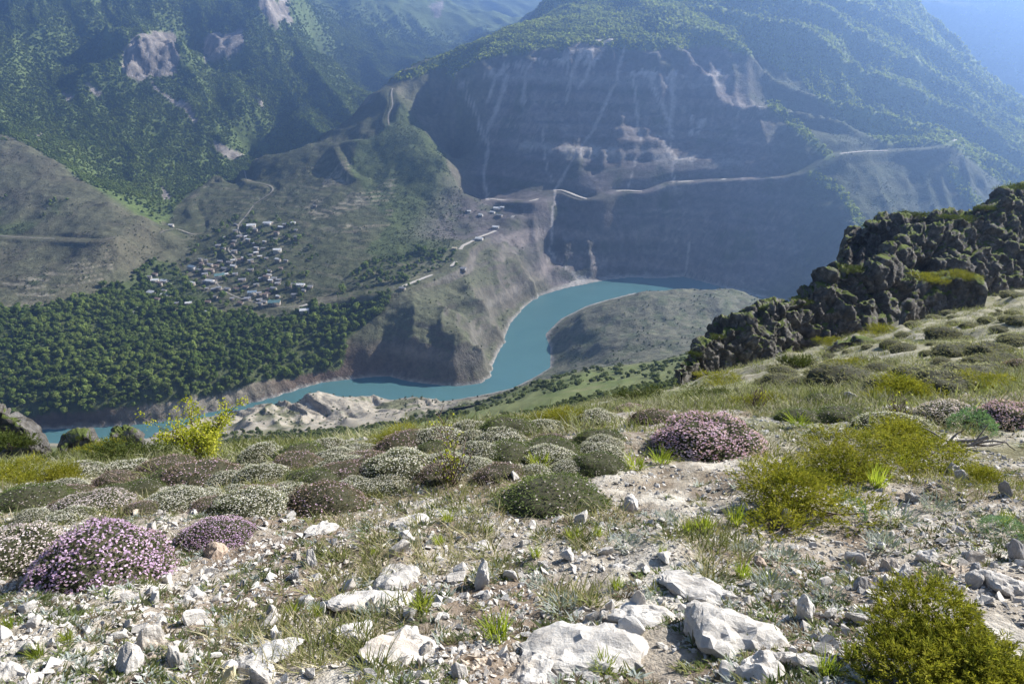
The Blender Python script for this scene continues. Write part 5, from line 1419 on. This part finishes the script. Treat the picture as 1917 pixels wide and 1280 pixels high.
def crag(name, prof, label, amp=.55, back_=3.0, lean=.45, ns=150, nt_=64, seed=1, group=None, sink=1.5, blocky=.5, wave=1.0):
    """prof: (px, base_py, top_py, depth) left to right; a thick fin of rock with front, crest and back"""
    prof = np.array(prof, float)
    L_ = np.r_[0, np.cumsum(np.hypot(np.diff(prof[:, 0]), np.diff(prof[:, 2])))]
    s = np.linspace(0, L_[-1], ns)
    q = np.stack([np.interp(s, L_, prof[:, k]) for k in range(4)], 1)
    G = np.zeros((ns, nt_, 3))
    tops = []
    for i in range(ns):
        b = at_depth(q[i, 0], q[i, 1], q[i, 3]); h0 = np.linalg.norm(at_depth(q[i, 0], q[i, 2], q[i, 3]) - b)
        tp = at_depth(q[i, 0], q[i, 2], q[i, 3] + lean * h0)
        hgt = max(.3, tp[2] - b[2]); tops.append(tp)
        dr = np.array([tp[0], tp[1], 0]); dr /= np.linalg.norm(dr)
        bb = b - np.array([0, 0, sink])
        end = min(1.0, 8 * min(i, ns - 1 - i) / ns + .05)
        thick = back_ * end
        for j in range(nt_):
            t = j / (nt_ - 1)
            if t < .62:
                k = t / .62
                G[i, j] = bb + (tp - bb) * k
                G[i, j, :2] -= (dr * .35 * hgt * .3 * math.sin(k * math.pi))[:2]
            elif t < .78:
                k = (t - .62) / .16
                G[i, j] = tp + dr * thick * k + np.array([0, 0, -.18 * thick * k * k])
            else:
                k = (t - .78) / .22
                G[i, j] = tp + dr * (thick * (1 + .5 * k)) + np.array([0, 0, -.18 * thick - (hgt + 5) * k])
    di = np.gradient(G, axis=0); dj = np.gradient(G, axis=1); n = np.cross(di, dj); n /= np.linalg.norm(n, axis=-1, keepdims=True) + 1e-9
    x, y, z = G[..., 0], G[..., 1], G[..., 2]
    w1 = fbm3(x * .45 * wave + seed, y * .45 * wave, z * .32 * wave, 5, seed, .55)
    rg_ = 1 - 2 * np.abs(vnoise3(x * .9 * wave, y * .9 * wave, z * .35 * wave + seed, seed + 3))
    # fracture planes: cells with their own offset
    cx_ = np.floor(x * .8 * wave + .5 * fbm3(x * .5, y * .5, z * .5, 2, seed + 8)); cz_ = np.floor(z * .7 * wave + .4 * w1); cell = _hash(cx_, cz_, cx_ * 0, seed + 11) - .5
    fade = sstep(0, .1, np.arange(nt_) / (nt_ - 1))[None, :] * np.clip(np.minimum(np.arange(ns), np.arange(ns)[::-1]) / 6, .15, 1)[:, None]
    hf = fbm3(x * 2.2 * wave, y * 2.2 * wave, z * 1.3 * wave, 4, seed + 21, .6)
    rf = 1 - 2.2 * np.abs(vnoise3(x * 2.6 * wave, y * 2.6 * wave, z * .9 * wave + seed, seed + 23))
    G = G + n * (amp * (w1 * .45 + facets(x * .42 * wave, y * .42 * wave, z * .26 * wave, seed + 50) * .9 + facets(x * 1.15 * wave, y * 1.15 * wave, z * .62 * wave, seed + 60) * .42 + facets(x * 3.0 * wave, y * 3.0 * wave, z * 1.9 * wave, seed + 70) * .15 + .06 * hf) * fade)[..., None]
    a = (np.arange(ns - 1)[:, None] * nt_ + np.arange(nt_ - 1)[None, :]).ravel()
    F = np.stack([a, a + nt_, a + nt_ + 1, a + 1], 1)
    me = raw_mesh(name, G.reshape(-1, 3), F, False)
    link(name, me, M_crag, label=label, cat='rock', group=group)
    return np.array(tops), q
t1, q1 = crag('rock_crag', [(1276, 716, 700, 44), (1285, 712, 680, 45), (1310, 708, 655, 45.5), (1345, 704, 632, 46), (1400, 696, 606, 47), (1440, 684, 580, 48), (1500, 668, 570, 49), (1522, 655, 548, 50), (1560, 640, 512, 51), (1640, 612, 506, 52), (1662, 604, 470, 53), (1700, 600, 440, 54), (1745, 570, 430, 55), (1800, 535, 410, 56), (1850, 525, 392, 57), (1917, 522, 374, 58), (2040, 510, 350, 60)], 'long dark limestone crag descending the slope with turf on its ledges', amp=.85, back_=3.5, seed=3, ns=480, nt_=120, blocky=.35, lean=.75)
t2_, q2 = crag('rock_crag', [(1572, 540, 505, 63), (1580, 540, 455, 63), (1590, 540, 436, 63), (1600, 540, 432, 63.5), (1606, 540, 448, 64), (1612, 540, 450, 64), (1625, 540, 426, 64), (1650, 540, 412, 64), (1700, 530, 404, 65), (1760, 530, 404, 66), (1800, 530, 406, 66.5), (1845, 530, 394, 67), (1866, 530, 378, 67), (1876, 530, 362, 67.5), (1917, 530, 352, 68), (2040, 520, 340, 70)], 'rear crag with a detached square pinnacle at its end', amp=.75, back_=4, seed=17, ns=340, nt_=110, lean=.2, blocky=.35)
t3_, q3 = crag('boulder', [(1694, 612, 600, 43), (1700, 610, 570, 43), (1722, 606, 536, 44), (1750, 598, 522, 44), (1790, 585, 519, 44), (1830, 570, 528, 44), (1850, 562, 545, 44)], 'big blocky boulder with turf on top below the long crag', amp=.45, back_=2.5, seed=29, ns=70, nt_=50, wave=1.4)
crag('boulder', [(1545, 662, 655, 30), (1565, 660, 642, 30), (1600, 655, 636, 30), (1640, 648, 640, 30)], 'low pale rock rib breaking through the grass below the long crag', amp=.2, back_=1.0, seed=31, ns=50, nt_=40, wave=2)
crag('boulder', [(-60, 930, 760, 15), (-10, 905, 764, 15), (20, 885, 782, 15), (45, 872, 800, 15), (65, 866, 815, 15.2), (85, 862, 838, 15.4), (100, 860, 854, 15.5), (108, 862, 860, 15.5)], 'big tan boulder with bushes on its side and a dark overhang', amp=.22, back_=1.2, seed=37, ns=70, nt_=50, wave=2.2, lean=.2)
crag('boulder', [(112, 862, 850, 24), (125, 858, 830, 24), (150, 855, 819, 24), (175, 852, 822, 24), (192, 850, 838, 24), (200, 850, 846, 24)], 'pale rock knob with green bushes around it', amp=.25, back_=1.2, seed=41, ns=50, nt_=40, wave=2)
crag('boulder', [(205, 845, 825, 40), (222, 842, 808, 40), (245, 840, 803, 40), (258, 840, 815, 40), (270, 842, 835, 40)], 'pale tooth shaped rock beyond the rock knob', amp=.35, back_=1.4, seed=43, ns=50, nt_=40, wave=1.6)
# shrubs rooted on the crags
def on_crag(tops, q, px):
    i = int(np.argmin(np.abs(q[:, 0] - px))); return tops[i]
for px, w, h, lb in ((1300, 40, 22, 'low green juniper on the lower end of the long crag'), (1345, 50, 18, 'flat juniper turf on the long crag near its lower end'), (1400, 60, 22, 'spreading juniper on the crest of the long crag'), (1437, 44, 30, 'small round juniper tree perched on the crest of the long crag'), (1500, 70, 24, 'green juniper carpet midway along the long crag'), (1530, 36, 24, 'small dark shrub on the step of the long crag'), (1600, 90, 26, 'broad juniper carpet on the ledge below the pinnacle'), (1690, 36, 22, 'juniper tuft at the notch of the long crag'), (1790, 90, 28, 'yellow green juniper turf behind the long crag top'), (1850, 60, 22, 'juniper sprig high on the long crag')):
    P_ = on_crag(t1, q1, px)
    juniper(px, 0, w * .75, h * .8, lb, JUND, .8, P=P_ - np.array([0, 0, .25]), group='crag')
for px, w, h, lb in ((1630, 40, 14, 'low juniper on the corner of the rear crag'), (1720, 90, 18, 'dark juniper cap along the rear crag'), (1775, 44, 30, 'wind bent juniper bush standing on the rear crag'), (1885, 60, 34, 'dark juniper bush overhanging the end of the rear crag'), (1910, 70, 30, 'thick juniper bush at the top of the rear crag')):
    P_ = on_crag(t2_, q2, px)
    juniper(px, 0, w * .8, h * .8, lb, JUND, .8, P=P_ - np.array([0, 0, .3]), group='crag')
for px, w, h, lb in ((1740, 80, 22, 'yellow green turf bush on top of the big blocky boulder'), (1800, 80, 20, 'green turf bush at the back of the big blocky boulder')):
    juniper(px, 0, w, h, lb, JUN, .8, P=on_crag(t3_, q3, px) - np.array([0, 0, .2]), group='crag')
for px, py, w, h, lb in ((1490, 692, 70, 46, 'dark round shrub tree at the foot of the long crag'), (1450, 700, 40, 24, 'dark small shrub next to the round shrub tree at the crag foot'), (1585, 690, 90, 24, 'bright green bush strip in the grass below the crag'), (1660, 625, 110, 22, 'green bush strip along the foot of the long crag'), (1350, 722, 120, 24, 'green bush bank at the lower foot of the long crag'), (1560, 650, 80, 24, 'green bushes at the crag foot above the low rock rib'), (1875, 545, 90, 20, 'green turf bush under the high end of the long crag')):
    juniper(px, py, w, h, lb, JUND if 'dark' in lb else JUN, .8)
for px, py, w, h, lb in ((25, 850, 110, 60, 'leafy green bush clinging to the big tan boulder'), (60, 838, 40, 22, 'small green bush on the shoulder of the big tan boulder')):
    P_ = at_depth(px, py, 14.3); juniper(px, py, w, h, lb, JUND, .6, P=P_, group='crag')
for px, py, D_, w, h, lb in ((150, 826, 24.3, 26, 12, 'tiny dark bush on the pale rock knob'), (200, 842, 23, 30, 26, 'dark upright bush right of the pale rock knob')):
    juniper(px, py, w, h, lb, JUND, .8, P=at_depth(px, py, D_), group='crag')

# ------------------------------------------------------------------ village
def box_mesh(name, boxes, mat):
    V, F = [], []
    for x0, x1, y0, y1, z0, z1 in boxes:
        o = len(V); V += [(x, y, z) for z in (z0, z1) for y in (y0, y1) for x in (x0, x1)]
        F += [[o + a for a in f] for f in ((0, 2, 3, 1), (4, 5, 7, 6), (0, 1, 5, 4), (2, 6, 7, 3), (0, 4, 6, 2), (1, 3, 7, 5))]
    me = raw_mesh(name, V, F, False); me.materials.append(mat); return me
def gable(name, w, d, z, rise, mat, ov=.5, hip=0.0):
    x0, x1, y0, y1 = -w / 2 - ov, w / 2 + ov, -d / 2 - ov, d / 2 + ov
    t = .18
    V = [(x0, y0, z), (x1, y0, z), (x1, y1, z), (x0, y1, z), (x0 + hip, 0, z + rise), (x1 - hip, 0, z + rise)]
    V += [(a, b, c + t) for a, b, c in V]
    F3 = [(0, 4, 3), (1, 2, 5), (6, 9, 10), (7, 11, 8)]
    F4 = [(0, 1, 5, 4), (2, 3, 4, 5), (6, 10, 11, 7), (8, 11, 10, 9), (0, 6, 7, 1), (1, 7, 8, 2), (2, 8, 9, 3), (3, 9, 6, 0), (0, 3, 2, 1)]
    me = bpy.data.meshes.new(name); me.from_pydata(V, [], [list(f) for f in F3 + F4]); me.materials.append(mat); return me
ROOF = {'white': simple('white_sheet_roof', (.66, .66, .65), .45, (.56, .56, .55), .8), 'grey': simple('grey_slate_roof', (.30, .30, .31), .7, (.22, .22, .23), .8), 'blue': simple('blue_sheet_roof', (.24, .31, .38), .5, (.20, .26, .32), .8), 'teal': simple('teal_sheet_roof', (.13, .22, .22), .5, (.10, .18, .18), .8), 'cream': simple('cream_roof', (.60, .52, .36), .7, (.5, .43, .30), .8), 'rust': simple('rusty_roof', (.24, .17, .14), .8, (.19, .135, .11), .8)}
WALL = {'stone': simple('stone_wall', (.33, .29, .245), .95, (.25, .22, .19), 1.2), 'plaster': simple('plaster_wall', (.55, .51, .45), .9, (.47, .43, .38), .8)}
M_dark = simple('window_glass', (.03, .035, .04), .2, spec=.5); M_door = simple('wooden_door', (.16, .10, .06), .7)
WIN = box_mesh('window', [(-.5, .5, -.06, .06, -.6, .6)], M_dark); DOOR = box_mesh('door', [(-.5, .5, -.06, .06, 0, 2.0)], M_door)
hcache = {}
def house(px, py, w, roof, label, storeys=1, wall='stone', d=None, hip=0, group='houses of the village', rz=None, name='house'):
    P = hit(px, py, 700, 2000)
    d = d or w * .65; H = 2.9 * storeys
    key = (round(w, 1), round(d, 1), storeys, wall, roof, hip)
    if key not in hcache:
        hcache[key] = (box_mesh('wall', [(-w / 2, w / 2, -d / 2, d / 2, -3.5, H)], WALL[wall]), gable('roof', w, d, H, min(w, d) * .24, ROOF[roof], .5, hip))
    wm, rm = hcache[key]
    e = link(name, None, loc=(P[0], P[1] + d * .3, P[2] + .4), label=label, cat='house', group=group)
    e.rotation_euler = (0, 0, R.uniform(-.5, .5) if rz is None else rz)
    link('wall', wm, parent=e); link('roof', rm, parent=e)
    nwin = max(2, int(w // 3.2))
    for st in range(storeys):
        for k in range(nwin):
            x_ = -w / 2 + w * (k + .5) / nwin
            if st == 0 and k == nwin // 2: o = link('door', DOOR, parent=e, loc=(x_, -d / 2 - .03, 0))
            else: o = link('window', WIN, parent=e, loc=(x_, -d / 2 - .03, 1.6 + 2.9 * st))
    return e
VH = [(422, 447, 8, 'grey'), (448, 445, 9, 'grey'), (474, 458, 8, 'white'), (495, 455, 6, 'white'), (479, 476, 8, 'white'), (470, 480, 6, 'grey'), (493, 468, 7, 'grey'), (457, 486, 9, 'white'), (429, 494, 9, 'grey'), (436, 490, 7, 'white'), (437, 504, 10, 'white'), (420, 506, 10, 'grey'), (469, 508, 9, 'grey'), (384, 519, 9, 'grey'), (393, 501, 9, 'grey'), (378, 499, 7, 'rust'), (425, 516, 7, 'white'), (384, 531, 8, 'grey'), (290, 516, 8, 'rust'), (280, 524, 7, 'grey'), (360, 536, 9, 'white'), (317, 536, 7, 'grey'), (307, 547, 7, 'grey'), (295, 566, 8, 'rust'), (353, 574, 9, 'white'), (389, 568, 8, 'rust'), (385, 587, 8, 'white'), (331, 574, 7, 'grey'), (425, 544, 9, 'grey'), (453, 527, 11, 'grey'), (443, 544, 9, 'rust'), (463, 562, 10, 'grey'), (494, 568, 8, 'grey'), (507, 531, 7, 'white'), (522, 527, 8, 'grey'), (499, 524, 9, 'rust'), (513, 524, 8, 'grey'), (540, 540, 11, 'grey'), (579, 540, 10, 'grey'), (504, 544, 9, 'rust'), (512, 546, 9, 'grey'), (502, 552, 8, 'rust'), (405, 500, 8, 'rust'), (412, 492, 8, 'grey'), (372, 508, 7, 'grey'), (400, 532, 7, 'grey'), (440, 516, 8, 'grey'), (460, 540, 8, 'rust'), (480, 536, 8, 'grey'), (485, 555, 8, 'grey'), (450, 570, 8, 'rust'), (300, 536, 7, 'rust'), (410, 545, 8, 'grey')]
_n = _t = 0
while _n < 46 and _t < 3000:
    _t += 1
    px, py = R.uniform(350, 590), R.uniform(405, 582)
    if not in_poly(np.array([px]), np.array([py]), [(352, 490), (440, 410), (540, 408), (600, 520), (590, 560), (500, 582), (400, 560), (352, 520)])[0]: continue
    if any(abs(px - v[0]) < 8 and abs(py - v[1]) < 5 for v in VH): continue
    VH.append((px, py, R.choice((6, 7, 8, 9)), R.choice(('grey', 'grey', 'grey', 'white', 'rust')))); _n += 1
nmr = {'white': 'white sheet', 'grey': 'grey slate', 'rust': 'rusty brown'}
for px, py, w, rf in VH:
    house(px, py, w, rf, 'small stone house under a %s roof in the crowded village' % nmr[rf], 1 if R.random() < .6 else 2, 'stone')
for px, py, w, rf, lb, st, wl in (
    (320, 424, 9, 'white', 'lone white roofed house beside the bend of the side valley track', 1, 'plaster'),
    (470, 428, 16, 'white', 'long white two storey house above the village', 2, 'plaster'),
    (500, 421, 14, 'white', 'long low white shed on the terrace above the village', 1, 'plaster'),
    (526, 428, 10, 'white', 'white roofed house at the upper edge of the village', 1, 'stone'),
    (549, 420, 8, 'white', 'highest small white house on the terraced slope', 1, 'plaster'),
    (519, 474, 13, 'white', 'white roofed house alone on the bare slope right of the village', 2, 'plaster'),
    (359, 506, 13, 'blue', 'big house with a blue roof beside the tall poplar', 2, 'plaster'),
    (390, 511, 13, 'cream', 'tall cream building in the middle of the village', 2, 'plaster'),
    (411, 522, 17, 'teal', 'large hall with a teal roof in the middle of the village', 2, 'plaster'),
    (392, 529, 13, 'white', 'bright white roofed house below the teal roofed hall', 1, 'plaster'),
    (289, 528, 12, 'white', 'square white roofed house at the wooded edge of the village', 1, 'plaster'),
    (307, 529, 12, 'white', 'white roofed house next to the square one at the wooded edge', 1, 'plaster'),
    (283, 551, 13, 'white', 'white house half hidden by trees below the village', 1, 'plaster'),
    (309, 556, 14, 'white', 'long white roofed house among the orchard trees', 1, 'plaster'),
    (261, 582, 16, 'white', 'long pale shed deep in the trees', 1, 'plaster'),
    (244, 590, 11, 'white', 'lowest small white shed in the wood', 1, 'plaster'),
    (330, 584, 9, 'cream', 'yellowish hut between the trees', 1, 'stone'),
    (472, 554, 13, 'blue', 'house with a pale blue roof at the lower village street', 2, 'plaster'),
    (513, 573, 17, 'teal', 'large building with a dull teal roof at the lower end of the village', 2, 'stone'),
    (563, 540, 12, 'white', 'white fronted house on the right edge of the village', 2, 'plaster'),
    (570, 588, 13, 'white', 'white house beside the red terraced field', 2, 'plaster')):
    house(px, py, w, rf, lb, st, wl)
for px, py, w, rf, lb in ((931, 393, 14, 'white', 'long white building of the farmstead above the road bend'), (922, 400, 9, 'white', 'small white shed of the farmstead above the road bend'), (940, 391, 8, 'white', 'white end building of the farmstead'), (935, 406, 10, 'grey', 'grey roofed shed at the farmstead yard'), (900, 405, 8, 'white', 'low white shed before the farmstead'), (878, 398, 7, 'white', 'tiny white hut alone on the shaded slope'), (928, 428, 12, 'white', 'white roofed house beside the canyon road'), (897, 450, 13, 'white', 'roadside house with a white roof over the cliff edge'), (851, 468, 8, 'cream', 'small cream hut at the road bend'), (865, 506, 12, 'grey', 'grey house below the road on the promontory'), (753, 543, 9, 'grey', 'grey hut at the end of the road on the promontory'), (590, 388, 6, 'grey', 'lone stone ruin on the terraced slope')):
    house(px, py, w, rf, lb, 1, 'plaster' if rf == 'white' else 'stone', group='buildings along the canyon road', rz=R.uniform(-.6, .1))
# poplars of the village
POP = crown_mesh('poplar_crown', rg, 5, 420, .8, M_leaf_a, 1.3, 1.5, 13, 1.0); PTR = tube_mesh('poplar_trunk', [(np.array([[0, 0, -1], [0.1, 0, 4], [0, .1, 9], [0, 0, 12.]]), [.28, .22, .14, .05])], M_bark, 6)
for px, py, lb in ((337, 543, 'tall slim poplar among the village houses'), (344, 505, 'slim poplar beside the blue roofed house'), (633, 562, 'slim pale poplar right of the red terraced field')):
    P = hit(px, py, 700, 2000)
    e = link('poplar_tree', None, loc=tuple(P), label=lb, cat='tree'); e.scale = (1, 1, 1.15)
    link('crown', POP, parent=e); link('trunk', PTR, parent=e)
haze_box()
